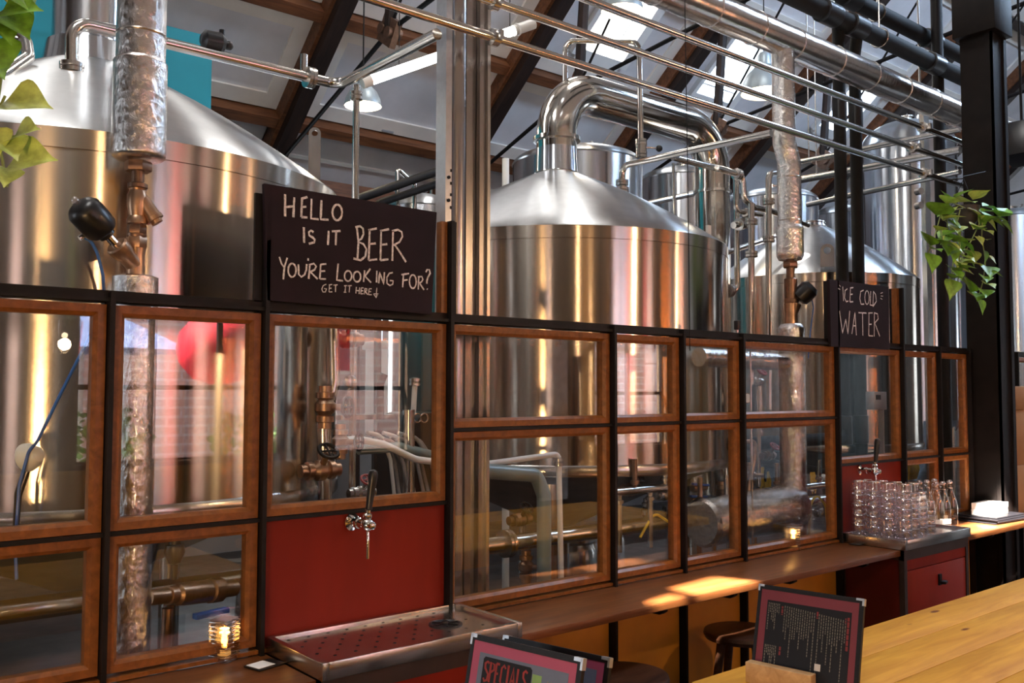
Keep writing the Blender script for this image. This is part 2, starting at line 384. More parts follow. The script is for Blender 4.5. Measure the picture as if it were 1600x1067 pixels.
# a garden lies beyond the front windows
m = MB(); m.bx(-14, 22, -9.6, -9.3, -.2, 5.5); S(m.obj('wall_garden', BRICK))
m = MB(); m.bx(-14, 22, -9.3, YF-.2, -.25, -.05); S(m.obj('floor_terrace', TERR))
def cluster(m, c, r, n, s, sq=.8):
    for _ in range(n):
        d = V((random.gauss(0, 1), random.gauss(0, 1), random.gauss(0, 1))).normalized()*r*random.random()**.35
        p = V(c)+V((d.x, d.y, d.z*sq)); u, v, e = frame(V((random.gauss(0, 1), random.gauss(0, 1), random.gauss(0, .6))))
        m.quad(p+u*s, p+v*s*.6, p-u*s, p-v*s*.6)
for k, (x, z) in enumerate(((3.4, 1.0), (5.3, .9), (9.9, .8))):
    t = thing('potted_shrub', (x, -6.4, -.05), ['round leafy shrub outside the middle bar window', 'leafy shrub outside beside the red banner', 'leafy shrub outside the far bar window'][k], 'plant')
    m = MB(); m.lathe([(.2, 0), (.27, .4), (.24, .4)], (x, -6.4, -.05)); m.obj('pot', POT, t)
    m = MB(); cluster(m, (x, -6.4, z+.15), .55, 260, .07); m.obj('foliage', FOLI, t)
t = thing('garden_parasol', (3.3, -7.2, -.05), 'blue grey garden parasol open outside the bar window', 'parasol')
m = MB(); m.cyl((3.3, -7.2, -.05), (3.3, -7.2, 2.9), .03); m.obj('pole', WCLOTH, t)
m = MB(); m.lathe([(1.5, 0), (.75, .35), (.02, .62)], (3.3, -7.2, 2.25), n=8, cap0=False); m.obj('canopy', CANVAS, t)
# glazing bars and glass of the bar-side windows
WN = [40]
def bar_window(axis, pos, a0, a1, z0, z1, nx, nz):
    t = thing('window_%d' % WN[0], (0, 0, 0), None, None, None, 'structure'); WN[0] += 1
    f = MB(); g = MB()
    def bb(m, p, q, u, v, d=.03):
        if axis == 'y': m.bx(p, q, pos-d, pos+d, u, v)
        else: m.bx(pos-d, pos+d, p, q, u, v)
    for k in range(nx+1): x = a0+(a1-a0)*k/nx; bb(f, max(a0, x-.025), min(a1, x+.025), z0, z1)
    for k in range(nz+1): z = z0+(z1-z0)*k/nz; bb(f, a0, a1, max(z0, z-.025), min(z1, z+.025))
    bb(g, a0+.025, a1-.025, z0+.025, z1-.025, .003)
    f.obj('glazing_bars', BLK, t); g.obj('glass_pane', PANE, t)
for h in FWIN: bar_window('y', YF-.1, *h, max(1, round((h[1]-h[0])/.85)), 3)
for h in LWIN: bar_window('x', XL-.1, *h, 1, 3)
for h in BWIN: bar_window('y', 9.7, *h, 2, 2); area('daylight', ((h[0]+h[1])/2, 9.85, (h[2]+h[3])/2), h[1]-h[0], 1, (1, 1, 1), (0, -1, 0), True, h[3]-h[2])
for h in RWIN: bar_window('x', XR+.1, *h, 3, 3); area('daylight', (XR+.25, (h[0]+h[1])/2, (h[2]+h[3])/2), h[1]-h[0], 1, (1, 1, 1), (-1, 0, 0), True, h[3]-h[2])
for h in FWIN: area('daylight', ((h[0]+h[1])/2, YF-.25, (h[2]+h[3])/2), h[1]-h[0], 1, (1, 1, 1), (0, 1, 0), True, h[3]-h[2])
for h in LWIN: area('daylight', (XL-.25, (h[0]+h[1])/2, (h[2]+h[3])/2), h[1]-h[0], 1, (1, 1, 1), (1, 0, 0), True, h[3]-h[2])
# ------------------------------------------------------------------ skylights (daylight panes between white linings)
def skylight(n, x0, x1, y0, y1, M_, front=False):
    t = thing('window_%d' % n, (0, 0, 0), None, None, None, 'structure')
    def P(x, y, d): 
        q = V((x, y, roof(y))); nn = V((0, -math.sin(math.radians(25)), math.cos(math.radians(25)))) if front else NR
        return q-nn*d
    m = MB(); m.quad(P(x0, y0, .02), P(x1, y0, .02), P(x1, y1, .02), P(x0, y1, .02)); m.obj('pane', M_, t)
    m = MB(); e = .07
    for a, b, c, d in ((x0-e, x0, y0-e, y1+e), (x1, x1+e*1.8, y0-e, y1+e), (x0, x1, y0-e, y0), (x0, x1, y1, y1+e*1.6)):
        m.prism([P(a, c, .001), P(b, c, .001), P(b, d, .001), P(a, d, .001)], -NR if not front else (0, .42, -.9), .07)
    xm = x0+(x1-x0)*.72; m.prism([P(xm-.008, y0, .022), P(xm+.008, y0, .022), P(xm+.008, y1, .022), P(xm-.008, y1, .022)], -NR, .01)
    ym = y1-(y1-y0)*.16; m.prism([P(x0, ym-.008, .022), P(x1, ym-.008, .022), P(x1, ym+.008, .022), P(x0, ym+.008, .022)], -NR, .01)
    m.obj('lining', SKYF, t)
skylight(1, 7.30, 8.02, 6.70, 7.62, SKYW); skylight(2, 9.50, 10.22, 7.02, 7.68, SKYB)
skylight(3, 5.15, 5.85, 6.05, 6.75, SKYW); skylight(4, 12.3, 13.0, 6.9, 7.6, SKYB); skylight(5, .2, .9, 5.9, 6.7, SKYW)
skylight(6, -1.2, .2, 1.2, 2.4, SKYF1, True); skylight(7, 3.9, 5.2, 3.0, 4.1, SKYF1, True); skylight(8, 8.2, 9.6, 1.0, 2.2, SKYF2, True); skylight(9, 12.2, 13.6, 1.0, 2.2, SKYF2, True)  # bar-side skylights are unseen, added to brighten ceiling and lids
# ------------------------------------------------------------------ roof timbers
RX = [-.45, 1.90, 4.25, 6.58, 8.90, 11.23, 13.56, 15.9, 18.2]
NODE = (6.85, 4.94)
for k, x in enumerate(RX):
    lab = ['dark rafter far left over the teal wall', 'dark rafter above the left kettle', 'dark rafter behind the upper left pendant lamp', 'dark rafter just right of the steel column', 'dark rafter between the two bright skylights',
           'dark rafter right of the cool blue skylight', 'dark rafter behind the pair of black drain pipes', 'dark rafter near the black post top', 'dark rafter beyond the black post'][k]
    t = thing('roof_truss', (x, EY, EZ), lab, 'roof truss', 'roof trusses')
    m = MB(); a = V((x, EY, EZ)); b = V((x, RY, RZ))
    m.prism([a+V((-.08, 0, 0)), a+V((.08, 0, 0)), b+V((.08, 0, 0)), b+V((-.08, 0, 0))], -NR, .30); m.obj('rafter', DARKW, t)
    m = MB()
    m.prism([a+V((-.12, 0, 0)), a+V((-.08, 0, 0)), b+V((-.08, 0, 0)), b+V((-.12, 0, 0))], -NR, .20); m.obj('side_batten', PURL, t)
    N_ = V((x, *NODE)); mid = a.lerp(b, .52)-NR*.26
    m = MB(); m.tube([mid, N_], .055, n=8); m.obj('strut', DARKW, t)
    m = MB(); m.tube([a-NR*.30+SR*.25, N_], .022, n=8); m.tube([N_, b-NR*.3], .014, n=8); m.tube([N_, (x, 1.8, NODE[1]+.55)], .022, n=8); m.obj('tie_rod', BLK, t)
    m = MB(); m.box(N_, (.06, .26, .24), Matrix.Rotation(.6, 3, 'X')); m.cyl(N_+V((-.07, .05, .03)), N_+V((.07, .05, .03)), .05); m.cyl(N_+V((-.07, -.06, -.04)), N_+V((.07, -.06, -.04)), .05); m.obj('gusset_plate', IRON, t)
for k, y in enumerate((8.97, 7.99, 6.86, 5.7)):
    m = MB(); p = V((0, y, roof(y)))
    m.prism([p+V((XL, 0, 0))-SR*.06, p+V((XR, 0, 0))-SR*.06, p+V((XR, 0, 0))+SR*.06, p+V((XL, 0, 0))+SR*.06], -NR, .17)
    tag(m.obj('roof_purlin', PURL if k < 2 else DARKW), ['brown timber purlin lowest on the ceiling above the wall plate', 'brown timber purlin second up the ceiling', 'dark purlin above the skylights', 'dark purlin near the ridge'][k], 'purlin', 'roof purlins')
m = MB(); m.bx(XL, XR, 9.25, 9.55, 3.86, 4.12); tag(m.obj('wall_plate', PURL), 'long brown timber along the foot of the ceiling', 'beam')
n = 0
ys = [9.40, 8.97, 7.99, 6.86, 5.7, 4.6]
for k in range(len(RX)-1):
    for j in range(5):
        x0, x1 = RX[k]+.12, RX[k+1]-.08; y1, y0 = ys[j]-.06, ys[j+1]+.06; n += 1
        A = lambda x, y, d: V((x, y, roof(y)))-NR*d
        m = MB(); e, g = .20, .13
        if j == 0: e, g = .04, .03
        for a, b, c, d in ((x0, x0+e, y0, y1), (x1-e, x1, y0, y1), (x0+e, x1-e, y0, y0+g), (x0+e, x1-e, y1-g, y1)):
            m.prism([A(a, c, 0), A(b, c, 0), A(b, d, 0), A(a, d, 0)], -NR, .03)
        S(m.obj('trim_%d' % (100+n), CEILT))
m = MB(); m.bx(-2.5, 3.05, 7.9, 8.1, 2.5, 4.9); S(m.obj('wall_teal', TEAL))

# ------------------------------------------------------------------ glazed partition
PX = [-.08, .794, 1.271, 2.008, 2.884, 3.348, 3.808, 4.683, 5.421, 5.895, 6.325]
ZT, ZM, ZL, ZB = 2.004, 1.598, 1.330, .923
YP = 2.80
n = 0
def pane(x0, x1, z0, z1):
    global n; n += 1
    t = thing('window_%d' % n, ((x0+x1)/2, YP, z0), None, None, None, 'structure')
    x0 += .010; x1 -= .010; z0 += .008; z1 -= .008; wd = .034
    m = MB(); y0, y1, yb = YP, YP+.012, YP+.045
    # four mitred mouldings with a chamfer towards the glass
    O = [(x0, z0), (x1, z0), (x1, z1), (x0, z1)]; I = [(x0+wd, z0+wd), (x1-wd, z0+wd), (x1-wd, z1-wd), (x0+wd, z1-wd)]; Md = [(x0+wd*.68, z0+wd*.68), (x1-wd*.68, z0+wd*.68), (x1-wd*.68, z1-wd*.68), (x0+wd*.68, z1-wd*.68)]
    L = [[m.b.verts.new((x, y, z)) for x, z in q] for q, y in ((O, yb), (O, y0), (Md, y0), (I, y1), (I, yb))]
    for a, b in zip(L, L[1:]+L[:1]):
        for k in range(4): m._f([a[k], a[(k+1) % 4], b[(k+1) % 4], b[k]])
    m.obj('frame', WOODF, t, angle=20)
    g = MB(); g.bx(x0+wd*.9, x1-wd*.9, YP+.028, YP+.032, z0+wd*.9, z1-wd*.9); g.obj('glass', PANE, t)
for c in range(10):
    x0, x1 = PX[c], PX[c+1]
    if c in (0, 1, 8, 9): pane(x0, x1, ZL, ZT); pane(x0, x1, ZB, ZL)
    elif c in (2, 7): pane(x0, x1, ZL, ZT)
    else: pane(x0, x1, ZM, ZT); pane(x0, x1, ZB, ZM)
pane(7.1, 8.0, 1.45, ZT); pane(7.1, 8.0, ZB, 1.45)
for k, x in enumerate(PX+[7.1]):
    top = ZT+.03
    if k in (2, 3): top = at(405, 303, YP).z if k == 2 else at(692, 345, YP).z
    if k in (7, 8): top = at(1290, 436, YP).z if k == 7 else at(1396, 449, YP).z
    m = MB(); m.bx(x-.007, x+.007, YP-.028, YP+.02, 0, top); m.bx(x-.010, x+.010, YP+.02, YP+.06, 0, top); S(m.obj('trim_%d' % (k+1), BLK))
for k, (a, b, z, h) in enumerate(((PX[0], PX[10], ZT, .034), (7.1, 8.0, ZT, .034))):
    m = MB(); m.bx(a, b, YP-.02, YP+.06, z, z+h*.35); m.bx(a, b, YP+.0, YP+.012, z, z+h); S(m.obj('trim_%d' % (20+k), BLK))
for k, (a, b, z) in enumerate(((PX[0], PX[3], ZL), (PX[3], PX[7], ZM), (PX[7], PX[10], ZL), (PX[0], PX[10], ZB-.008))):
    m = MB(); m.bx(a, b, YP-.012, YP+.05, z-.006, z+.006); S(m.obj('trim_%d' % (30+k), BLK if k < 3 else WOODF))
# ochre boards below the counter, red boards behind the taps
for k, (a, b) in enumerate(((PX[0], PX[2]), (PX[3], PX[4]), (PX[4], PX[5]), (PX[5], PX[6]), (PX[6], PX[7]), (PX[8], PX[9]), (PX[9], PX[10]))):
    m = MB(); m.bx(a+.012, b-.012, YP+.01, YP+.04, 0, .88); S(m.obj('wall_ochre_%d' % (k+1), OCHRE))
for k, (a, b) in enumerate(((PX[2], PX[3]), (PX[7], PX[8]))):
    m = MB(); m.bx(a+.010, b-.010, YP+.006, YP+.03, 0, ZL-.008); S(m.obj('wall_red_%d' % (k+1), REDP))
m = MB(); m.bx(7.1, 8.0, YP+.01, YP+.04, 0, ZB); S(m.obj('wall_ochre_9', OCHRE))
# raised posts and timber strips that hold the two chalkboards
for k, (x, s, z1) in enumerate(((PX[2], 1, at(411, 305, YP).z), (PX[3], -1, at(684, 345, YP).z), (PX[7], 1, at(1296, 440, YP).z), (PX[8], -1, at(1391, 449, YP).z))):
    m = MB(); m.bx(x+s*.010, x+s*.036, YP-.004, YP+.03, ZT+.034, z1); S(m.obj('trim_%d' % (60+k), WOODF))
    m = MB(); m.bx(x-s*.036, x-s*.010, YP+.0, YP+.012, ZT+.03, z1+.005); S(m.obj('trim_%d' % (70+k), BLK))
# ------------------------------------------------------------------ chalkboards
def crop(ox, oy, s): return lambda p: (ox+p[0]/s, oy+p[1]/s)
YB = 2.772
def chalk(m, strokes, f, wd, Y=YB, n=(0, -1, 0)):
    for st in strokes:
        P = [at(*f(p), Y) for p in st]; Q = [P[0]]
        for a, b in zip(P, P[1:]):
            k = max(1, int((b-a).length/.012)); Q += [a.lerp(b, j/k) for j in range(1, k+1)]
        m.stroke(Q, wd, n)
def O(cx, cy, rx, ry): return arc(cx, cy, rx, ry, -80, 285)
HELLO = [[(232, 155), (232, 278)], [(283, 172), (278, 283)], [(235, 226), (280, 222)], [(326, 178), (322, 282)], [(322, 180), (356, 170)], [(324, 226), (350, 224)], [(322, 282), (356, 284)],
         [(379, 180), (376, 290), (419, 294)], [(434, 188), (430, 294), (474, 297)], O(522, 256, 27, 44),
         [(336, 338), (338, 425)], [(390, 366), (376, 356), (364, 366), (366, 384), (384, 394), (397, 406), (394, 422), (364, 430)],
         [(474, 358), (470, 437)], [(492, 361), (540, 359)], [(516, 361), (513, 438)],
         [(630, 335), (640, 420), (634, 512)], [(622, 338), (648, 332), (665, 345), (668, 375), (656, 402), (636, 418), (668, 432), (684, 460), (678, 500), (652, 522), (612, 512)],
         [(702, 350), (697, 522)], [(694, 354), (742, 345)], [(700, 431), (736, 428)], [(697, 522), (744, 516)],
         [(766, 355), (762, 522)], [(760, 359), (810, 349)], [(765, 436), (800, 432)], [(762, 522), (806, 516)],
         [(832, 358), (828, 525)], [(826, 360), (858, 352), (880, 364), (884, 390), (868, 420), (834, 438)], [(842, 436), (872, 480), (904, 532)]]
YOURE = [[(200, 503), (212, 540), (226, 560)], [(244, 508), (228, 560), (222, 628)], O(271, 577, 22, 38), [(306, 545), (308, 600), (322, 614), (340, 602), (350, 575), (352, 543)], [(360, 510), (360, 524)],
         [(370, 545), (363, 625)], [(364, 547), (392, 540), (405, 556), (396, 574), (368, 588)], [(374, 588), (413, 626)], [(430, 545), (425, 625)], [(428, 545), (461, 542)], [(430, 583), (455, 581)], [(425, 625), (459, 626)],
         [(527, 540), (519, 632), (554, 636)], O(582, 609, 20, 29), O(632, 613, 20, 29), [(674, 578), (668, 642)], [(706, 568), (676, 610), (710, 646)], [(742, 580), (740, 645)],
         [(752, 650), (757, 588), (780, 655), (784, 588)], [(831, 590), (812, 594), (798, 616), (798, 650), (814, 662), (830, 655), (833, 636), (814, 634)],
         [(890, 598), (885, 672)], [(878, 602), (921, 595)], [(888, 634), (913, 630)], O(942, 640, 19, 38), [(975, 614), (972, 684)], [(970, 614), (992, 612), (998, 628), (990, 642), (974, 650)], [(980, 650), (1004, 686)],
         [(1014, 588), (1022, 574), (1034, 574), (1038, 594), (1026, 616), (1020, 636), (1020, 652)], [(1020, 680), (1024, 684)]]
GET = [[(461, 655), (444, 662), (436, 682), (442, 698), (456, 698), (462, 680), (449, 679)], [(479, 658), (476, 698)], [(475, 659), (494, 656)], [(477, 678), (490, 677)], [(476, 698), (494, 697)], [(500, 660), (524, 658)], [(513, 660), (512, 698)],
       [(568, 664), (565, 699)], [(560, 664), (576, 662)], [(558, 699), (572, 699)], [(580, 664), (602, 662)], [(591, 664), (588, 700)], [(628, 670), (625, 706)], [(646, 673), (643, 709)], [(627, 690), (644, 691)], [(656, 675), (652, 709)], [(654, 675), (669, 675)], [(654, 692), (666, 691)], [(652, 709), (668, 707)],
       [(676, 678), (673, 711)], [(675, 678), (687, 681), (685, 691), (676, 694)], [(677, 694), (691, 713)], [(699, 680), (695, 713)], [(698, 680), (713, 680)], [(697, 696), (710, 696)], [(695, 713), (713, 713)], [(742, 675), (738, 728)], [(724, 708), (738, 730), (749, 708), (724, 708)]]
f6 = crop(380, 260, 3.5575)
def board(label, quad):
    P = [at(*q, YB) for q in quad]
    m = MB(); m.prism(P, (0, 1, 0), .018)
    o = m.obj('chalkboard_sign', BOARD); return tag(o, label, 'sign')
b1 = board('chalkboard sign reading HELLO IS IT BEER above the large red tap board', [(413, 286.5), (682.5, 331.5), (674.5, 491), (418, 469)])
m = MB(); chalk(m, HELLO, f6, .0075); chalk(m, YOURE, f6, .0060); chalk(m, GET, f6, .0036); m.obj('lettering', CHALK, b1)
f8 = crop(1100, 260, 3.5575)
b2 = board('chalkboard sign reading ICE COLD WATER above the stacked tumblers', [(1296.5, 436.5), (1388.5, 448), (1390, 546), (1298.5, 541)])
ICE = [[(770, 668), (775, 748)], [(796, 680), (783, 690), (780, 730), (790, 752), (801, 748)], [(813, 675), (810, 753)], [(811, 676), (829, 673)], [(811, 712), (825, 710)], [(810, 753), (828, 752)],
       [(886, 688), (870, 695), (865, 735), (872, 766), (889, 765)], O(905, 729, 12, 38), [(926, 694), (922, 770), (941, 773)], [(941, 694), (938, 778)], [(940, 694), (953, 712), (957, 750), (938, 779)]]
WATER = [[(752, 803), (769, 926), (787, 850), (799, 931), (809, 803)], [(821, 931), (838, 812), (846, 938)], [(826, 886), (843, 886)], [(858, 813), (902, 815)], [(880, 815), (882, 940)], [(916, 815), (915, 941)], [(912, 815), (936, 814)], [(915, 878), (931, 877)], [(915, 941), (938, 942)],
         [(946, 814), (945, 945)], [(944, 813), (964, 820), (967, 848), (946, 872)], [(949, 872), (976, 945)]]
TICK = [[(744, 678), (756, 684)], [(751, 660), (758, 668)], [(980, 706), (992, 701)], [(982, 720), (994, 721)], [(980, 733), (990, 739)]]
m = MB(); chalk(m, ICE, f8, .0070); chalk(m, WATER, f8, .0070); chalk(m, TICK, f8, .004); m.obj('lettering', CHALK, b2)

# ------------------------------------------------------------------ taps
def tap(label, base, ball):
    """base: place on the board, ball: centre of the tap body"""
    t = thing('beer_tap' if 'beer' in label else 'water_tap', base, label, 'tap'); b = V(base); c = V(ball); d = (c-b).normalized()
    m = MB(); m.lathe([(.030, 0), (.030, .006), (.020, .010), (.0145, .014), (.0145, .030), (.019, .033), (.019, .044), (.0155, .047), (.0155, (c-b).length)], b, d, 24); m.obj('shank', CHROME, t)
    m = MB(); m.ball(c, .0235); m.lathe([(.011, 0), (.016, .010), (.016, .018), (.010, .024), (.010, .036)], c+V((0, 0, .016)), (0, 0, 1), 20); m.lathe([(.013, 0), (.013, .012), (.007, .016)], c+d*.018, d, 20); m.obj('tap_body', CHROME, t)
    m = MB(); m.tube([c+V((0, 0, -.018)), c+V((-.002, -.006, -.050)), c+V((-.004, -.008, -.112))], .0058, .02); m.obj('spout', CHROME, t)
    m = MB(); q = c+V((.001, -.004, .050)); e = V((.10, -.06, 1)).normalized(); m.lathe([(.0075, 0), (.0125, .004), (.011, .012), (.0155, .09), (.017, .118), (.0135, .132), (.006, .137)], q, e, 20); m.obj('handle', PLAS, t)
    return t
base = at(549, 815, YP+.006); tap('chrome beer tap with black handle on the larger red board', base, base+V((.012, -.088, -.002)))
base = at(1343, 734, YP+.006); tap('chrome water tap with black handle above the stacked tumblers', base, base+V((.012, -.088, -.002)))

# ------------------------------------------------------------------ drip trays on their cabinets
TZ = .958
def drip(x0, x1, y0, label, rinser, hole_n):
    y1 = YP-.004; t = thing('drip_tray', ((x0+x1)/2, (y0+y1)/2, TZ-.06), label, 'drip tray'); r = .022
    m = MB()
    for a, b, c, d in ((x0, x0+r, y0, y1), (x1-r, x1, y0, y1), (x0+r, x1-r, y0, y0+r), (x0+r, x1-r, y1-r, y1)): m.bx(a, b, c, d, TZ-.052, TZ, .003)
    m.bx(x0+r, x1-r, y0+r, y1-r, TZ-.05, TZ-.035); m.obj('rim', SSW, t)
    m = MB(); m.bx(x0+r, x1-r, y0+r, y1-r, TZ-.020, TZ-.014)
    m.mi = 1
    for i in range(hole_n):
        for j in range(7):
            p = V((x0+.06+(x1-x0-.12)*(i+.5*(j % 2))/hole_n, y0+.05+(y1-y0-.09)*j/6, TZ-.0138))
            if (p-V((*rinser, p.z))).length > .075: m.lathe([(.0055, 0), (.0055, .0004)], p, (0, 0, 1), 10)
    m.obj('perforated_grate', [SSW, BLK], t)
    m = MB(); p = V((*rinser, TZ-.014)); m.lathe([(.058, 0), (.058, .0035), (.050, .0045), (.046, .001)], p, (0, 0, 1), 32)
    for k in range(3): m.box(p+V((0, 0, .004)), (.095, .008, .004), Matrix.Rotation(k*PI/3, 3, 'Z'))
    m.lathe([(.012, 0), (.010, .012)], p, (0, 0, 1), 16); m.obj('glass_rinser', PLAS, t)
    return t
TX0, TX1, TY0 = 1.292, 2.050, 2.415
drip(TX0, TX1, TY0, 'long stainless drip tray with perforated grate under the beer tap', (1.86, 2.60), 9)
drip(4.70, 5.465, 2.420, 'stainless drip tray carrying the stacked tumblers under the water tap', (5.235, 2.575), 9)
def cabinet(x0, x1, label, door_x):
    y0, y1 = TY0+.018, YP+.004; t = thing('drip_cabinet', ((x0+x1)/2, (y0+y1)/2, 0), label, 'cabinet')
    m = MB(); z1 = TZ-.053
    m.bx(x0, x0+.03, y0, y0+.03, 0, z1); m.bx(x1-.03, x1, y0, y0+.03, 0, z1); m.bx(x0, x0+.03, y1-.03, y1, 0, z1); m.bx(x1-.03, x1, y1-.03, y1, 0, z1)
    m.bx(x0, x1, y0, y1, z1-.055, z1); m.bx(x0, x1, y0, y0+.03, .04, .08); m.bx(x0+.03, x1-.03, y0+.03, y1, .04, .06); m.obj('steel_frame', mat('dark brown steel', (.045, .028, .024), .45, .3), t)
    for xx in (x0+.004, x1-.016): m = MB(); m.bx(xx, xx+.012, y0+.03, y1-.03, .08, z1-.055); m.obj('side_panel', MAROON, t)
    m = MB(); m.bx(x0+.03, x1-.03, y0+.006, y0+.022, z1-.055-.055, z1-.056); m.obj('top_rail', REDP, t)
    m = MB(); m.bx(x0+.034, x1-.034, y0+.004, y0+.022, .085, z1-.055-.060, .002); d = m.obj('door', REDP, t)
    m = MB(); p = V((door_x, y0+.002, z1-.20)); m.bx(p.x-.014, p.x+.014, y0-.006, y0+.004, p.z-.03, p.z+.03); m.box(p+V((.014, -.020, -.014)), (.05, .028, .016), Matrix.Rotation(.2, 3, 'Z'), .004); m.obj('latch', BLK, d)
cabinet(TX0+.006, TX1-.006, 'red fronted dark steel cabinet under the beer tap tray', 1.7)
cabinet(4.708, 5.457, 'red fronted dark steel cabinet with black latch under the water tray', atX(1475, 887, 5.1).x)

# ------------------------------------------------------------------ wall counter and its brackets
CZ = .905
for k, (a, b, l) in enumerate(((-.6, TX0-.002, 'brown varnished wall counter left of the beer tray, carrying the lit candle'), (TX1+.002, 4.698, 'long brown varnished wall counter between the two drip trays'), (5.467, 7.9, 'brown varnished wall counter right of the water tray'))):
    m = MB(); m.bx(a, b, 2.447, YP-.001, CZ-.030, CZ, .003); tag(m.obj('wall_counter', COUNTER), l, 'counter')
for x, l in ((PX[1], 'black counter bracket left of the beer tray'), (2.884, 'black counter bracket nearest the beer tray'), (3.348, 'black counter bracket in front of the square stool gap'), (3.808, 'black counter bracket above the far stool'), (4.46, 'black counter bracket left of the maroon cabinet side'), (5.95, 'black counter bracket right of the water cabinet')):
    m = MB(); y0 = 2.50
    prof = [(y0, CZ-.031), (YP-.03, CZ-.031), (YP-.03, CZ-.085), (YP-.10, CZ-.075), (y0+.02, CZ-.068), (y0, CZ-.055)]
    m.prism([(x-.014, y, z) for y, z in prof], (1, 0, 0), .028)
    tag(m.obj('counter_bracket', BLK), l, 'bracket', 'counter brackets')

# ------------------------------------------------------------------ candles and coasters
def candle(px, py, label, s=1.0):
    p = atZ(px, py, CZ); t = thing('candle_holder', p, label, 'candle holder'); R = Matrix.Rotation(.55, 3, 'Z')
    m = MB(); h = .120*s; a = .066*s
    for k in range(9):
        z0 = .012*s+k*h/10
        m.box(p+V((0, 0, z0+h/24)), (a, a, h/11*.62), R, .003)
        m.box(p+V((0, 0, z0+h/24+h/20)), (a*.91, a*.91, h/11*.4), R)
    m.box(p+V((0, 0, .007*s)), (a*1.04, a*1.04, .0136*s), R, .003); m.obj('ribbed_glass', RIBG, t)
    m = MB(); m.cyl(p+V((0, 0, .016*s)), p+V((0, 0, .035*s)), .019*s); m.obj('wax', WAX, t)
    m = MB(); m.lathe([(.002, 0), (.0085, .016), (.0095, .030), (.005, .052), (.0005, .068)], p+V((0, 0, .038*s)), (0, 0, 1), 12); m.obj('flame', FLAME, t)
    point('candle_light', p+V((0, 0, .09*s)), .35, (1, .5, .15), .02)
candle(350, 1031, 'square ribbed glass candle holder with flame on the left counter', 1.06)
candle(1240, 858, 'square ribbed glass candle holder on the middle counter by the foil pipe', 1.06)
def coaster(px, py, label, sz, rz, pale):
    p = atZ(px, py, CZ+.0005); t = thing('coaster', p, label, 'coaster'); R = Matrix.Rotation(rz, 3, 'Z')
    m = MB(); m.box(p+V((0, 0, .003)), (sz[0], sz[1], .005), R, .001); m.obj('base', PLAS, t)
    if pale: m = MB(); m.box(p+R @ V((-.014, .002, .0062)), (sz[0]*.62, sz[1]*.8, .0012), R); m.obj('pale_card', PAPER, t)
coaster(414, 1040, 'dark coaster with pale square card beside the beer tray', (.10, .075), .25, True)
coaster(1345, 849, 'dark flat coaster in front of the water tray', (.17, .06), .1, False)

# ------------------------------------------------------------------ stools and tables
def stool(p, label, rz):
    t = thing('bar_stool', (0, 0, 0), label, 'stool', 'dark bar stools'); h = .68
    m = MB(); m.lathe([(.13, h-.04), (.165, h-.034), (.172, h-.018), (.168, h-.004), (.155, h), (.06, h-.006)], n=40); m.obj('seat', STOOLW, t)
    for k in range(4):
        a = PI/4+k*PI/2; m = MB(); m.cyl((.20*math.cos(a), .20*math.sin(a), 0), (.105*math.cos(a), .105*math.sin(a), h-.03), .015, .020, 14); m.obj('leg', STOOLW, t)
    m = MB(); q = [(.175*math.cos(PI/4+k*PI/2), .175*math.sin(PI/4+k*PI/2), .19) for k in range(4)]
    for k in range(4): m.cyl(q[k], q[(k+1) % 4], .010, n=10)
    m.obj('footrest', STOOLW, t); t.location = p; t.rotation_euler = (0, 0, rz); return t
p = atZ(1160, 984, .68); stool((p.x, p.y, 0), 'dark round bar stool half hidden behind the menu on the pine table', .4)
p = atZ(975, 1052, .68); stool((p.x, p.y, 0), 'dark round bar stool right of the purple bordered menus', .1)
def table(x0, x1, y0, y1, z, label, rz=0):
    t = thing('pine_table', ((x0+x1)/2, (y0+y1)/2, 0), label, 'table'); m = MB(); k = 6
    for j in range(k): a = y0+(y1-y0)*j/k; m.bx(x0, x1, a+.0006, a+(y1-y0)/k-.0006, z-.045, z, .002)
    m.obj('tabletop', PINE, t)
    m = MB(); m.bx(x0+.10, x1-.10, y0+.10, y1-.10, z-.12, z-.046); m.obj('apron', PINE, t)
    for a in (x0+.12, x1-.12):
        for b in (y0+.12, y1-.12): m = MB(); m.bx(a-.04, a+.04, b-.04, b+.04, 0, z-.12); m.obj('leg', BLK, t)
table(2.135, 4.95, .62, 1.755, .90, 'long yellow pine table in the right foreground')
table(.55, 1.85, .70, 1.78, .90, 'pine table holding the purple bordered menus')
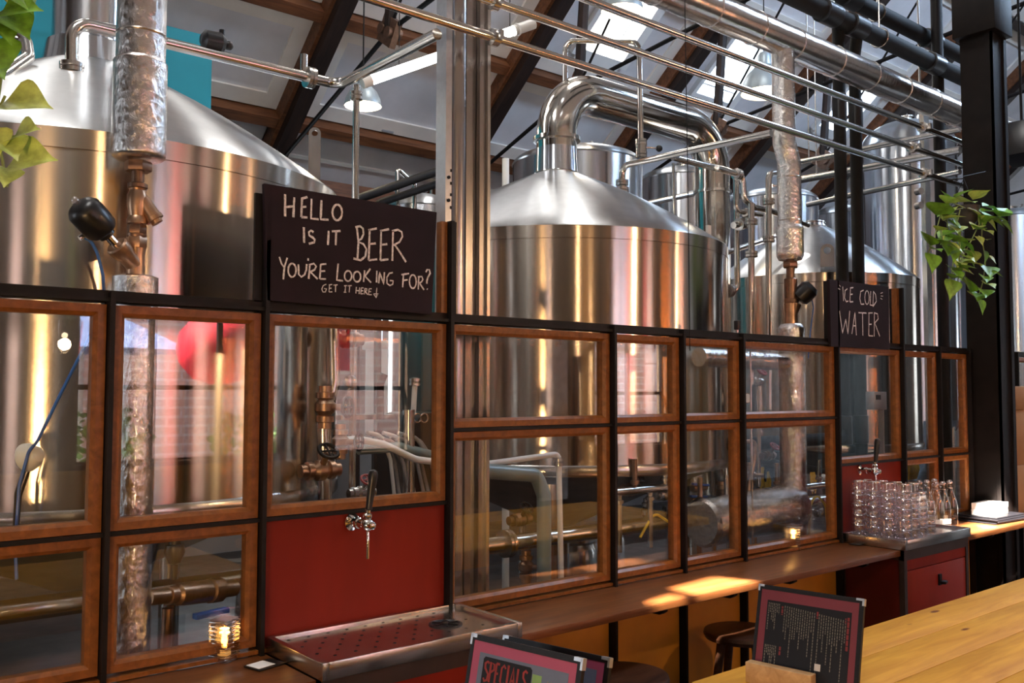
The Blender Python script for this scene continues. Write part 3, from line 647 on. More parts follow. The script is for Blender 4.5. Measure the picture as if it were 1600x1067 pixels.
# ------------------------------------------------------------------ menus
def menu(TL, TR, BL, label, border, sheet, deco, s0=.155):
    """a framed menu board; corners of its front face as places"""
    TL, TR, BL = V(TL), V(TR), V(BL); u = (TR-TL); W = u.length; u.normalize(); v = (BL-TL); v = (v-u*v.dot(u)); H = v.length; v.normalize(); n = v.cross(u).normalized()
    if n.dot(CAM-TL) < 0: n = -n
    P = lambda a, b, d=0: TL+u*a*W+v*b*H+n*d
    def plate(m, a0, a1, b0, b1, d0, d1): m.prism([P(a0, b0, d0), P(a1, b0, d0), P(a1, b1, d0), P(a0, b1, d0)], n, d1-d0)
    t = thing('menu_board', P(.5, 1), label, 'menu')
    m = MB(); plate(m, 0, 1, 0, 1, -.009, 0); e = .045; g = e*W/H
    plate(m, 0, 1, 0, g*.9, 0, .002); plate(m, 0, e*.7, g*.9, 1, 0, .002); plate(m, 1-e*.9, 1, g*.9, 1, 0, .002); m.obj('cover', COVER, t)
    m = MB(); plate(m, e*.7, 1-e*.9, g*.9, 1, 0, .0008); m.obj('border_sheet', border, t)
    m = MB(); plate(m, .10, .90, s0, .97, .0008, .0013); sh = m.obj('printed_sheet', sheet, t)
    for a, b in ((0, 0), (1, 0)):
        m = MB(); s_ = 1 if a == 0 else -1
        plate(m, min(a, a+s_*.07), max(a, a+s_*.055), -.002, .022, -.010, .0032); plate(m, min(a-s_*.004, a+s_*.014), max(a-s_*.004, a+s_*.014), 0, .07, -.010, .0032); m.obj('metal_corner', GALV, t)
    deco(sh, P, n, W, H); return t
def deco_specials(sh, P, n, W, H):
    m = MB(); m.prism([P(a, b, .0014) for a, b in ((.145, .14), (.16, .125), (.575, .125), (.592, .14), (.592, 1), (.145, 1))], n, .0006); m.obj('dark_card', DARKS, sh)
    q = lambda st: [P(.165+x*.40, .152+y*.125, .0023) for x, y in st]
    SP = [[(.10, .08), (.06, .0), (.01, .12), (.02, .35), (.10, .62), (.09, .92), (.03, 1), (0, .85)],
          [(.14, 1), (.14, 0), (.22, .08), (.225, .35), (.15, .5)], [(.27, 0), (.27, 1)], [(.27, 0), (.345, 0)], [(.27, .48), (.33, .48)], [(.27, 1), (.35, 1)],
          [(.49, .15), (.45, 0), (.40, .15), (.395, .8), (.44, 1), (.49, .85)], [(.55, 0), (.55, 1)], [(.525, 0), (.575, 0)], [(.525, 1), (.575, 1)],
          [(.61, 1), (.665, 0), (.72, 1)], [(.63, .65), (.70, .65)], [(.77, 0), (.77, 1), (.85, 1)],
          [(.98, .10), (.94, 0), (.895, .12), (.90, .35), (.975, .62), (.975, .92), (.92, 1), (.885, .86)]]
    m = MB()
    for s_ in SP: m.stroke(q(s_), .0052, n, .0003)
    m.obj('lettering', INKR, sh)
    m = MB(); r = random.Random(4)
    for row, (y, k, hh) in enumerate(((1.15, 14, .12),)):
        for i in range(k):
            x = .02+.6*i/k; m.stroke(q([(x, y+hh*r.random()), (x+.02, y+hh*1.6), (x+.03, y+hh*.2*r.random())]), .0028, n, .0003)
    m.obj('blue_line', INKB, sh)
    m = MB()
    m.stroke(q([(.02, 1.62), (.06, 1.52), (.09, 1.62), (.05, 1.78), (.01, 1.9), (.10, 1.88)]), .004, n, .0003)
    for k in range(2):
        y0 = 1.58+k*.75
        for i in range(9): x = .22+i*.065; m.stroke(q([(x, y0), (x, y0+.34*(.55+.45*r.random()))]), .0035, n, .0003); m.stroke(q([(x, y0+.2), (x+.035, y0+.18*r.random()+.05)]), .003, n, .0003)
    m.obj('white_line', INKW, sh)
    m = MB(); m.prism([P(a, b, .0014) for a, b in ((.60, .16), (.68, .16), (.68, .62), (.60, .62))], n, .0003); m.obj('green_panel', INKGN, sh)
    m = MB()
    for k in range(5): m.prism([P(a, b, .0014) for a, b in ((.73+k*.03, .18), (.74+k*.03, .18), (.74+k*.03, .22), (.73+k*.03, .22))], n, .0002)
    m.obj('grey_heading', INKG, sh); m = MB()
    for j in range(7): m.prism([P(a, b, .0014) for a, b in ((.70, .45+j*.06), (.86-.04*r.random(), .45+j*.06), (.86, .462+j*.06), (.70, .462+j*.06))], n, .0002)
    m.obj('grey_print', INKG, sh)
def deco_lines(sh, P, n, W, H):
    r = random.Random(11); m = MB(); R_ = MB()
    def bar(M_, a, b0, b1, wd=.0075, dash=.022):
        b = b0
        while b < b1:
            e = min(b1, b+dash*(.5+r.random())); M_.prism([P(x, y, .0014) for x, y in ((a, b), (a+wd, b), (a+wd, e), (a, e))], n, .0002); b = e+.008
    for i in range(27):
        a = .275+i*.022
        if i in (14,): bar(R_, a, .20, .27, .016, .05); continue
        long = .30+.5*r.random() if i % 2 else .22+.12*r.random()
        bar(m, a, .19+.002*i, .19+long)
        if i % 2: bar(m, a, .92, .955, .011, .01)
    m.obj('grey_print', INKG, sh); m = MB()
    for i in range(7):
        bar(m, .115+i*.017, .18, .26+.22*r.random())
    m.obj('side_print', INKG, sh); m = MB()
    for i in range(7): bar(m, .115+i*.017, .62, .70+.18*r.random())
    bar(R_, .245, .20, .29, .017, .03); bar(R_, .255, .62, .71, .017, .03)
    bar(R_, .865, .21, .54, .020, .04); bar(R_, .845, .22, .28, .010, .02)
    m.obj('side_print', INKG, sh); R_.obj('red_heading', INKR, sh)
    m = MB(); m.prism([P(a, b, .0014) for a, b in ((.60, .72), (.655, .72), (.655, .79), (.60, .79))], n, .0003); m.obj('pale_patch', INKW, sh)
BLm = atZ(1167, 1058, .902); d0 = (BLm-CAM).dot(FW); TLm = atD(1187, 912, d0+.06); k_ = (1.75-TLm.z)
TRm = atD(1351, 936, k_/((936-609)/FPX)); BLm2 = BLm
menu(TLm, TRm, BLm2, 'black menu board with dark red border leaning on the pine table', REDB, DARKS, deco_lines)
u = (TRm-TLm).normalized(); fr = V((u.y, -u.x, 0)).normalized(); 
if fr.dot(CAM-TLm) < 0: fr = -fr
pb = BLm+u*.115+fr*.021; pb = V((pb.x, pb.y, .9005))
m = MB(); R = Matrix.Rotation(math.atan2(u.y, u.x), 3, 'Z'); m.box((pb.x, pb.y, .9295), (.200, .034, .058), R, .002); tag(m.obj('menu_stand', BLOCK), 'pale wooden block holding up the dark red bordered menu', 'menu stand')
def menu_at(tl, tr, bl, depth, zb, label, deco):
    TL = atD(*tl, depth); k = 1.75-TL.z; TR = atD(*tr, k/((tr[1]-609)/FPX)); v = V((bl[0]-tl[0], 0, 0))
    d = ray(*bl); d = d-FW*d.dot(FW); P0 = atD(bl[0], bl[1], depth*.985); L = (P0-TL).normalized(); t_ = (zb-TL.z)/L.z
    return menu(TL, TR, TL+L*t_, label, PINKB, BLUES, deco, .105)
menu_at((739, 989), (912, 1029), (724, 1090), 2.00, .902, 'purple bordered menu board with a SPECIALS card, nearest the camera', deco_specials)
menu_at((788, 992), (954, 1028), (772, 1090), 2.13, .902, 'purple bordered menu board standing behind the SPECIALS one', lambda sh, P, n, W, H: None)
# ------------------------------------------------------------------ tumblers, bottles, papers
tm = MB(); tm.lathe([(.0345, .004), (.0395, .008), (.0405, .018), (.0345, .076)], n=20, cap0=False, cap1=False)
tm.mi = 1; tm.lathe([(.0345, .074), (.0348, .080), (.032, .086), (.010, .087)], n=20, cap0=False); tm.torus((0, 0, .003), .0372, .003, n=20, m=6)
t0 = tag(tm.obj('tumbler', [CLEAR, GEDGE], keep=True), '', 'glass', 'stacked tumblers on the water tray'); first = True
HT = [5, 5, 4, 3]; words = ['in the tallest left column pair against the frame', 'in the second tall column of the stack', 'in the third, lower column of the stack', 'in the lowest column beside the glass rinser']
for i in range(4):
    for j in range(4):
        x = 4.785+i*.088+(.012 if j % 2 else 0); y = 2.735-j*.087; hh = HT[i]-(1 if j == 0 and i > 1 else 0)
        for k in range(hh):
            o = t0 if first else t0.copy()
            if not first: COL.objects.link(o)
            first = False; o.location = (x+random.uniform(-.002, .002), y, TZ-.0136+k*.055)
            lv = 'lowest tumbler' if k == 0 else 'topmost tumbler' if k == hh-1 else 'middle tumbler'
            o['label'] = 'clear %s %s, %s' % (lv, words[i], ['against the board', 'behind the middle', 'near the front', 'at the tray front'][j])
            o['category'] = 'glass'; o['group'] = 'stacked tumblers on the water tray'
def bottle(p, label):
    t = thing('swing_top_bottle', (0, 0, 0), label, 'bottle', 'swing top bottles by the water tray')
    m = MB(); m.lathe([(.030, .0), (.0405, .004), (.0415, .012), (.0415, .135), (.0385, .165), (.026, .205), (.0165, .238), (.0145, .262), (.018, .265), (.018, .278), (.013, .280)], n=24, cap1=False); m.obj('bottle_glass', CLEARY, t)
    m = MB(); m.lathe([(.012, .276), (.0165, .282), (.0165, .290), (.011, .298), (.005, .300)], n=18); m.obj('stopper', GEDGE, t)
    m = MB()
    for s_ in (-1, 1): m.tube([(s_*.0165, 0, .250), (s_*.024, .004, .262), (s_*.021, .002, .286), (0, 0, .294)], .0014, .006, 6)
    m.torus((0, 0, .251), .0165, .0013, n=18, m=5); m.obj('wire_clasp', CHROME, t)
    m = MB(); m.lathe([(.0418, .050), (.0418, .078)], n=24, cap0=False, cap1=False); lb = [f for f in m.b.faces]
    keep = {k for k in range(24) if 9 <= k <= 15}
    for k, f in enumerate(lb):
        if k not in keep: m.b.faces.remove(f)
    m.obj('white_print', PAPER, t); t.location = p; return t
def bpos(px, Y): q = at(px, 800, Y); return V((q.x, Y, CZ))
bb = bottle(bpos(1485, 2.63), 'clear swing top bottle at the right front of the bottle cluster')
for k, (x, y, l) in enumerate(((1438, 2.735, 'clear swing top bottle at the far left of the bottle cluster'), (1449, 2.725, 'clear swing top bottle in the back row, second from the left'), (1461, 2.735, 'clear swing top bottle in the back row, right of the other two'),
                               (1463.5, 2.63, 'clear swing top bottle at the left front of the cluster, next to the tray'), (1474, 2.615, 'clear swing top bottle in the middle of the front row of bottles'))): dup(bb, bpos(x, y), .5*k+.3, l)
p = atZ(1545, 812, CZ); R = Matrix.Rotation(.06, 3, 'Z')
for k in range(4):
    m = MB(); m.box(p+V((random.uniform(-.012, .012), random.uniform(-.012, .012), .006+k*.0105)), (.40, .30, .0095), Matrix.Rotation(random.uniform(-.08, .08), 3, 'Z'), .002)
    tag(m.obj('menu_folder', COVER), ['black menu folder lowest under the white paper blocks', 'black menu folder second from the counter under the paper', 'black menu folder third from the counter under the paper', 'black menu folder directly under the white paper blocks'][k], 'menu', 'black menu folders under the paper blocks')
for k in range(2):
    m = MB(); m.box(p+V((-.03+k*.004, -.02, .0425+.0185+k*.038)), (.245, .14, .037), R, .002)
    tag(m.obj('paper_block', PAPER), ['lower white block of paper napkins on the black menus', 'upper white block of paper napkins on top of the other'][k], 'napkins')

# ------------------------------------------------------------------ black post with bracket, hung plant, boxes
Q = at(1506, 620, 2.84); PXX = Q.x+.01; m = MB(); t = thing('steel_post', (PXX+.11, 2.71, 0), 'tall chipped black steel post right of the glazed partition', 'post')
a = .205; x0, y0 = PXX, 2.61; PT = roof(2.6)-.02
m.bx(x0, x0+a, y0, y0+a, 0, PT); m.obj('shaft', POST, t)
m = MB(); m.bx(x0-.012, x0+.002, y0-.012, y0+.03, 0, PT); m.bx(x0+a-.03, x0+a+.012, y0-.012, y0+.002, 0, PT); m.bx(x0-.012, x0+.03, y0-.012, y0+.002, 0, PT); m.obj('edge_angle', POST, t)
zc = at(1500, 24, 2.62).z; m = MB(); m.bx(x0-.05, x0+a+.03, y0-.05, y0+a+.03, zc, zc+.35, .006); m.obj('head_plate', POST, t)
# leaves
def leaf_mesh(name, M_, L):
    m = MB(); n = 9; rows = []
    for k in range(n):
        s = k/(n-1); wv = .56*math.sin(PI*min(1, s*1.02)**.62)*(1-s)**.28*L if 0 < s < 1 else .0008; z = -.16*L*s*s
        rows.append([m.b.verts.new((c*wv, s*L, z+abs(c)*wv*.32)) for c in (-1, -.5, 0, .5, 1)])
    for a, b in zip(rows, rows[1:]):
        for k in range(4): m._f([a[k], a[k+1], b[k+1], b[k]], True)
    me = bpy.data.meshes.new(name); m.b.to_mesh(me); m.b.free(); me.materials.append(M_)
    for f in me.polygons: f.use_smooth = True
    return me
def add_leaf(root, me, p, d, up=(0, 0, 1), s=1.0):
    d = V(d).normalized(); u = V(up); x = d.cross(u); x = x.normalized() if x.length > .01 else V((1, 0, 0)); z = x.cross(d)
    o = bpy.data.objects.new('leaf', me); COL.objects.link(o); o.parent = root
    o.matrix_local = Matrix.Translation(V(p)-base_of(root)) @ Matrix((x, d, z)).transposed().to_4x4() @ Matrix.Scale(s, 4); return o
LM, LM2 = leaf_mesh('leaf', LEAF, .1), leaf_mesh('leaf pale', LEAF2, .1)
PY_ = y0-.11
hp = at(1508, 336, PY_); t = thing('hanging_plant', hp, 'trailing green pothos in a dark pot hung on the black post', 'plant')
m = MB(); m.lathe([(.045, -.085), (.075, -.02), (.085, .05), (.078, .05), (.06, -.02)], hp, n=24); m.obj('pot', POT, t)
m = MB(); hk = at(1506, 279, PY_)
for k in range(3): m.tube([hp+V((.08*math.cos(k*2.1), .08*math.sin(k*2.1), .05)), hk], .002, n=6)
m.tube([hk, hk+V((0, .10, .01))], .004, n=6); m.tube([at(1489, 279, PY_+.08), at(1540, 268, PY_+.08)], .0025, n=6); m.obj('hanger', BLK, t)
R_ = random.Random(3)
paths = [[(1508, 325), (1485, 315), (1470, 335), (1463, 360), (1455, 385), (1450, 395)], [(1505, 325), (1478, 330), (1482, 365), (1490, 400), (1487, 430), (1480, 445)], [(1512, 325), (1528, 330), (1530, 350), (1518, 375), (1502, 405), (1490, 425)],
         [(1514, 325), (1535, 335), (1534, 370), (1540, 410), (1536, 440), (1528, 466), (1512, 455)], [(1515, 325), (1535, 338), (1555, 342), (1564, 338)], [(1500, 328), (1495, 350), (1500, 385), (1498, 420), (1485, 432)]]
m = MB(); lv = []
for c in paths:
    P = [at(x, y, PY_-.06-.05*R_.random()) for x, y in c]; m.tube(P, .0035, .03, 6)
    for A, B in zip(P[1:], P[2:]):
        for s in (.1, .4, .7): lv.append((A.lerp(B, s), (B-A)))
m.obj('stems', STEM, t)
for p_, d in lv:
    sd = V((R_.uniform(-1, 1), R_.uniform(-.8, .1), R_.uniform(-.9, .35))); add_leaf(t, LM if R_.random() < .7 else LM2, p_+sd*.02, sd, (0, -.4, 1), R_.uniform(.8, 1.3))
for x, y in ((1478, 318), (1490, 312), (1468, 326), (1462, 336), (1500, 316), (1520, 312), (1535, 322), (1474, 345), (1486, 352), (1466, 372), (1478, 380), (1490, 378)):
    sd = V((R_.uniform(-1, .6), R_.uniform(-.8, -.1), R_.uniform(-.5, .5))); add_leaf(t, LM if R_.random() < .65 else LM2, at(x, y, PY_-.09), sd, (0, -.5, 1), R_.uniform(1.0, 1.6))
# foreground plant at the left edge
LY = 2.0
rt = at(-40, 20, LY); t = thing('trailing_plant', rt, 'trailing pothos hanging at the left edge of the view', 'plant')
m = MB(); m.lathe([(.06, -.05), (.10, .03), (.11, .13), (.10, .13), (.08, .02)], at(-70, -40, LY), n=24); m.obj('pot', POT, t)
m = MB(); m.tube([at(-60, -90, LY), at(-60, -90, LY)+V((0, 0, 1.6))], .003, n=6); m.obj('hanger', BLK, t)
m = MB()
for c in ([(-60, -70), (-20, -20), (8, 40), (2, 120), (-6, 180), (8, 150)], [(-60, -70), (-25, 40), (-6, 200), (4, 250), (10, 292)], [(-60, -70), (0, -10), (30, 20)], [(10, 292), (22, 262), (30, 240)]): m.tube([at(x, y, LY-.02) for x, y in c], .003, .02, 6)
m.obj('stems', STEM, t)
for (x0_, y0_), (x1_, y1_), M_, s in (((12, 155), (74, 160), LM2, .95), ((22, 215), (52, 196), LM2, .8), ((20, 250), (76, 243), LM2, .95), ((2, 215), (30, 245), LM2, .8), ((8, 262), (8, 296), LM2, .65), ((5, 15), (62, 8), LM, .85), ((10, 25), (55, 60), LM, .8), ((-20, 60), (14, 125), LM, 1.0), ((15, -20), (60, 20), LM, .85), ((-5, 30), (28, 75), LM, .75), ((-25, 90), (10, 118), LM, .8), ((-20, 200), (10, 262), LM2, .75)):
    a_, b_ = at(x0_, y0_, LY-.03), at(x1_, y1_, LY-.10); add_leaf(t, M_, a_, b_-a_, (0, -1, .35), s)
# cardboard boxes beyond the post
bp = 2.62
def cbox(x0, x1, y0, y1, z0, z1, label, marks):
    t = thing('cardboard_box', ((x0+x1)/2, (y0+y1)/2, z0), label, 'box', 'cardboard boxes beyond the post')
    m = MB(); m.bx(x0, x1, y0, y1, z0, z1, .004); m.obj('carton', CARD, t)
    m = MB(); m.bx(x0-.0012, x1+.0012, (y0+y1)/2-.03, (y0+y1)/2+.03, z1-.08, z1+.0015); m.obj('packing_tape', mat('brown tape', (.30, .18, .08), .3), t)
    m = MB()
    for a, b, c, d in marks: m.bx(x0+a, x0+b, y0-.0015, y0-.0002, z0+c, z0+d)
    o = m.obj('shipping_label', PAPER, t)
    m = MB()
    for a, b, c, d in marks:
        for k in range(9): m.bx(x0+a+(b-a)*(.1+.085*k), x0+a+(b-a)*(.1+.085*k+.03+.03*(k % 2)), y0-.0018, y0-.0015, z0+c+(d-c)*.62, z0+c+(d-c)*.9)
        m.bx(x0+a+(b-a)*.1, x0+a+(b-a)*.8, y0-.0018, y0-.0015, z0+c+(d-c)*.3, z0+c+(d-c)*.4)
    m.obj('barcode', INKG, o)
bx0 = PXX+.33
cbox(bx0-.08, bx0+.75, bp, bp+.16, CZ+.001, 1.24, 'lower cardboard box on the counter beyond the black post', [(.14, .36, .10, .30)])
cbox(bx0-.06, bx0+.72, bp+.005, bp+.155, 1.2415, 1.62, 'middle cardboard box of the stack beyond the black post', [(.30, .50, .04, .13), (.22, .40, .24, .32)])
cbox(bx0-.10, bx0+.66, bp, bp+.15, 1.6215, 1.78, 'small top cardboard box beyond the black post', [(.50, .60, .04, .1)])
m = MB(); m.ball((5.9, 2.62, .12), .13, (1.2, .9, .9)); tag(m.obj('blue_bag', DKBLUE), 'dark blue bundle under the counter right of the water cabinet', 'bag')
# ------------------------------------------------------------------ brew kettles
def tank(name, az, half, R, pt, neck_px, neck_r, neck_h, label, cat='brewing tank', zb=1.335, ring=True):
    az, half = math.radians(az), math.radians(half); d = R/math.sin(half); cx, cy = d*math.sin(az), d*math.cos(az); c = V((cx, cy, 0))
    near = (d-R)*math.cos(az)+.02; zt = at(*pt, near).z; zn = at(*neck_px, cy).z
    t = thing(name, c, label, cat)
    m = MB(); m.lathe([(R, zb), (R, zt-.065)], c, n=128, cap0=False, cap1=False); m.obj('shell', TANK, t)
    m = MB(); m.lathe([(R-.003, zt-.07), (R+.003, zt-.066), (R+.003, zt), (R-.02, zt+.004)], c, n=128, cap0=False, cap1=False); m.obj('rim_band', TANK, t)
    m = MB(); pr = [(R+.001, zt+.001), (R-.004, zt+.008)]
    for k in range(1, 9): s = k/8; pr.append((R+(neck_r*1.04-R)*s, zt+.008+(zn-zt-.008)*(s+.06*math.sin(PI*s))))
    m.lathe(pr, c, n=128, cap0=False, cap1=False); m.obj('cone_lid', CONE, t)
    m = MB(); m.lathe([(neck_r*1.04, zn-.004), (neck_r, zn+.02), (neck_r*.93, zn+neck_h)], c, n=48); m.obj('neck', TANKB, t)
    m = MB(); ring and m.torus(c+V((0, 0, zn+.004)), neck_r*1.03, .006, n=48); ring and m.torus(c+V((0, 0, zn+neck_h)), neck_r*.94, .009, n=48); m.obj('neck_ring', SS, t) if ring else None
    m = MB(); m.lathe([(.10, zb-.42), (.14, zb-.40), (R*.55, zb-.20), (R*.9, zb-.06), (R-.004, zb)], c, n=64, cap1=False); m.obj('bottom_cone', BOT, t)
    m = MB(); m.lathe([(R+.002, zb-.03), (R+.008, zb-.02), (R+.008, zb+.02), (R+.002, zb+.03)], c, n=96, cap0=False, cap1=False); m.obj('bottom_band', SSW, t)
    for k in range(4):
        a = PI/4+k*PI/2; p = c+V((R*.80*math.cos(a), R*.80*math.sin(a), 0)); m = MB(); m.cyl(p, p+V((0, 0, zb-.06)), .05); m.cyl(p, p+V((0, 0, .02)), .09); m.obj('leg', SSW, t)
    return t, c, zt, zn
def lug(t, p, w, h, facing, hole=True):
    """lifting eye plate standing on the lid"""
    m = MB(); f = V(facing).normalized(); s_ = V((0, 0, 1)).cross(f).normalized(); p = V(p); r = w/2; o = p+V((0, 0, h-r))
    outer = [p-s_*r]+[o+s_*(r*math.cos(a))+V((0, 0, r*math.sin(a))) for a in [PI*(1-k/12) for k in range(13)]]+[p+s_*r]
    if hole:
        n = 16; inner = [o+s_*(r*.52*math.cos(2*PI*k/n))+V((0, 0, r*.52*math.sin(2*PI*k/n))) for k in range(n)]
        tr = tessellate_polygon([outer, inner]); al = outer+inner
        for off in (0, .012):
            vv = [m.b.verts.new(q+f*off) for q in al]
            for q in tr: m._f([vv[i] for i in q])
            if off == 0: va = vv
        no = len(outer)
        for k in range(no): m._f([va[k], va[(k+1) % no], vv[(k+1) % no], vv[k]])
        for k in range(n): m._f([va[no+k], va[no+(k+1) % n], vv[no+(k+1) % n], vv[no+k]])
    else: m.prism(outer, f, .012)
    return m.obj('lifting_lug', WEB, t)
TL_, cL, zL, nL = tank('brew_kettle', 14.37, 14.46, 1.08, (125, 203), (125, 108), .185, .10, 'large steel brewing tank at the left behind the foil wrapped pipe', ring=False)
TK_, cK, zK, nK = tank('brew_kettle', 42.45, 10.57, 1.05, (880, 354), (868, 273), .135, .215, 'large central steel kettle with a swan neck vapour duct')
TR_, cR, zR, nR = tank('brew_kettle', 57.84, 5.98, .80, (1275, 428), (1271, 357), .12, .035, 'steel brewing tank at the right with a round eyed lifting lug')
# left tank: tall vapour stack, lug
m = MB(); r0 = .150; m.lathe([(r0*1.12, nL+.10), (r0, nL+.115), (r0, nL+2.2)], cL, n=64); m.obj('vapour_stack', TANKB, TL_)
q = at(491, 275, 4.25); lug(TL_, at(491, 290, 4.22), .06, .30, (-.6, -1, 0)); 
# central kettle: swan neck duct
YK = cK.y; hz = at(945, 157, YK).z; xr = at(1113, 300, YK).x; zj = nK+.215
m = MB(); m.tube([(cK.x, YK, nK-.25), (cK.x, YK, hz), (xr, YK, hz), (xr, YK, 1.0)], .128, .31, 48, seg=18); m.obj('swan_neck_duct', DUCT, TK_)
m = MB()
for z in (at(1113, 301, YK).z,): m.lathe([(.128, -.012), (.140, -.010), (.140, .010), (.128, .012)], (xr, YK, z), n=48, cap0=False, cap1=False)
m.obj('duct_clamp', SS, TK_); m = MB()
m.lathe([(.128, -.014), (.150, -.012), (.150, .012), (.128, .014)], (cK.x, YK, zj+.01), n=48, cap0=False, cap1=False); m.obj('duct_clamp', SS, TK_)
lug(TR_, at(1293, 417, 3.57), .095, .165, (-.85, -.5, 0))
m = MB(); p = at(1107, 362, 3.6); m.box(p, (.03, .02, .08)); m.obj('nameplate', PAPER, TK_)
# ------------------------------------------------------------------ fermenters in the back
def fermenter(px, ytop, Y, hw, label, zb=1.0, dome=.16):
    p = at(px, ytop, Y); R = hw/pxm(p); c = V((p.x, p.y, 0)); t = thing('fermenter', c, label, 'fermenter', 'fermenters at the back'); zt = p.z
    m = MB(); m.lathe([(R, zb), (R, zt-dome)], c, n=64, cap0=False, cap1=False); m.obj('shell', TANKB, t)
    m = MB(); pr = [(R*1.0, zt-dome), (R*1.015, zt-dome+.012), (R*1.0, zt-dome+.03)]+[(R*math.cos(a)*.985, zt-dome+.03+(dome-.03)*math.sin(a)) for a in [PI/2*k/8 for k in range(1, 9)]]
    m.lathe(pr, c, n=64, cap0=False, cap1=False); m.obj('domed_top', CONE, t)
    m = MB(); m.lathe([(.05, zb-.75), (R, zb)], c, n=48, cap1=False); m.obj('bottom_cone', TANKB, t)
    for k in range(3): a = .5+k*2*PI/3; q = c+V((R*.85*math.cos(a), R*.85*math.sin(a), 0)); m = MB(); m.cyl(q, q+V((0, 0, zb+.05)), .035); m.obj('leg', SSW, t)
    m = MB(); m.cyl((c.x, c.y, zt-.03), (c.x, c.y, zt+.05), .06); m.cyl((c.x, c.y, zt+.05), (c.x, c.y, zt+.065), .08); m.tube([(c.x+.07, c.y-.1, zt-.02), (c.x+.07, c.y-.1, zt+.07), (c.x+.11, c.y-.1, zt+.09)], .013, .02, 8); m.obj('top_fitting', SS, t)
    return t
fermenter(902, 236, 6.5, 101, 'bright domed fermenter behind the swan neck of the central kettle')
fermenter(1066, 264, 6.9, 66, 'domed fermenter framed inside the swan neck duct')
fermenter(1417, 190, 5.5, 70, 'tall bright fermenter left of the black post', zb=1.4, dome=.35)
fermenter(1207, 298, 6.6, 68, 'bluish fermenter behind the foil wrapped right pipe')
fermenter(1316, 322, 6.9, 44, 'small blue topped fermenter between the pair of black drain pipes')
fermenter(655, 305, 7.2, 62, 'domed fermenter behind the top right corner of the HELLO chalkboard')
fermenter(1580, 330, 5.2, 75, 'fermenter beyond the black post at the right edge', zb=1.2)
# ------------------------------------------------------------------ foil wrapped riser at the left
YF1 = 2.985; x1 = at(215, 300, YF1).x; sc = pxm((x1, YF1, 2)); Z = lambda y: at(215, y, YF1).z; X = V((x1, YF1, 0))
L1 = lambda z: V((x1, YF1, z))
t = thing('insulated_riser', (x1, YF1, 0), 'foil wrapped riser pipe with bronze valves in front of the left tank', 'pipe')
r1, r2, r3 = 37/sc, 40.5/sc, 34.5/sc
def jacket(prof, x, y, n=40, mt=FOIL): m = MB(); m.lathe(prof, (x, y, 0), n=n); return m
def fine(z0, z1, r, k=26, wob=.0005): return [(r+random.uniform(-wob, wob), z0+(z1-z0)*j/k) for j in range(k+1)]
jacket([(r2*.86, Z(249)), (r2*.97, Z(246))]+fine(Z(243), Z(98), r2)+fine(Z(94), Z(-260), r1), x1, YF1).obj('upper_jacket', FOIL, t)
m = MB()
for y in (99, 55): m.torus(L1(Z(y)), (r1+r2)/2 if y == 99 else r1, .004, n=40, m=6)
m.obj('foil_tape', FOIL2, t)
jacket([(r3*.8, Z(431)), (r3*.98, Z(434))]+[(a, b) for a, b in fine(Z(438), .55, r3*.98, 60)], x1, YF1).obj('lower_jacket', FOIL, t)
rp = 11.5/sc
m = MB(); m.cyl(L1(Z(255)), L1(Z(440)), rp*.82)
def hexn(m, z0, z1, r): m.lathe([(r*.94, z0), (r, z0+.004), (r, z1-.004), (r*.94, z1)], L1(0), (0, 0, 1), 6)
hexn(m, Z(268), Z(253), 21/sc); m.lathe([(rp, Z(296)), (15/sc, Z(294)), (15/sc, Z(288)), (rp, Z(286))], L1(0)); m.obj('pipe_spool', IRON, t)
m = MB(); zz = [Z(y) for y in (350, 344, 338, 322, 306, 298, 290)]
m.lathe(list(zip([15.5/sc, 15.5/sc, 12/sc, 15/sc, 15/sc, 12/sc, 15/sc], zz)), L1(0)); a = L1(Z(303)); b = at(243, 344, YF1-.02); m.lathe([(11/sc, 0), (12.5/sc, (b-a).length*.86), (14/sc, (b-a).length*.87), (14/sc, (b-a).length), (9/sc, (b-a).length*1.01), (9/sc, (b-a).length*1.12)], a, b-a, 24); m.obj('strainer', BRONZE, t)
m = MB(); hexn(m, Z(366), Z(352), 15/sc); m.lathe([(14/sc, Z(372)), (15/sc, Z(370)), (15/sc, Z(366))], L1(0)); m.obj('union_nut', IRON, t)
m = MB(); hexn(m, Z(388), Z(370), 16/sc); m.lathe([(14/sc, Z(432)), (13/sc, Z(400)), (14.5/sc, Z(388))], L1(0)); a = L1(Z(416)); b = at(181, 382, YF1-.03); m.lathe([(13/sc, 0), (14/sc, (b-a).length*.5), (17.5/sc, (b-a).length*.72), (17.5/sc, (b-a).length*.95), (15/sc, (b-a).length)], a, b-a, 28); vb = m.obj('angle_valve', BRONZE, t)
d = (b-a).normalized(); m = MB(); m.cyl(b, b+d*(26/sc), 7/sc); m.obj('valve_stem', CHROME, t)
c0 = b+d*(20/sc); m = MB(); m.lathe([(13/sc, 0), (13/sc, 8/sc), (22/sc, 9/sc), (25/sc, 14/sc), (26/sc, 30/sc), (25.5/sc, 52/sc), (20/sc, 60/sc), (12/sc, 64/sc)], c0, d, 32); ac = m.obj('actuator', PLAS, t)
m = MB(); q = c0+d*(64/sc); m.cyl(q-d*.004, q+d*.012, .012); m.ball(q+d*.014, .011); m.obj('indicator_cap', CLEAR, ac)
m = MB(); q = at(131, 371, YF1-.03); m.cyl(q+V((.02, 0, .02)), q+V((-.012, 0, -.004)), .009); m.obj('air_fitting', CHROME, ac)
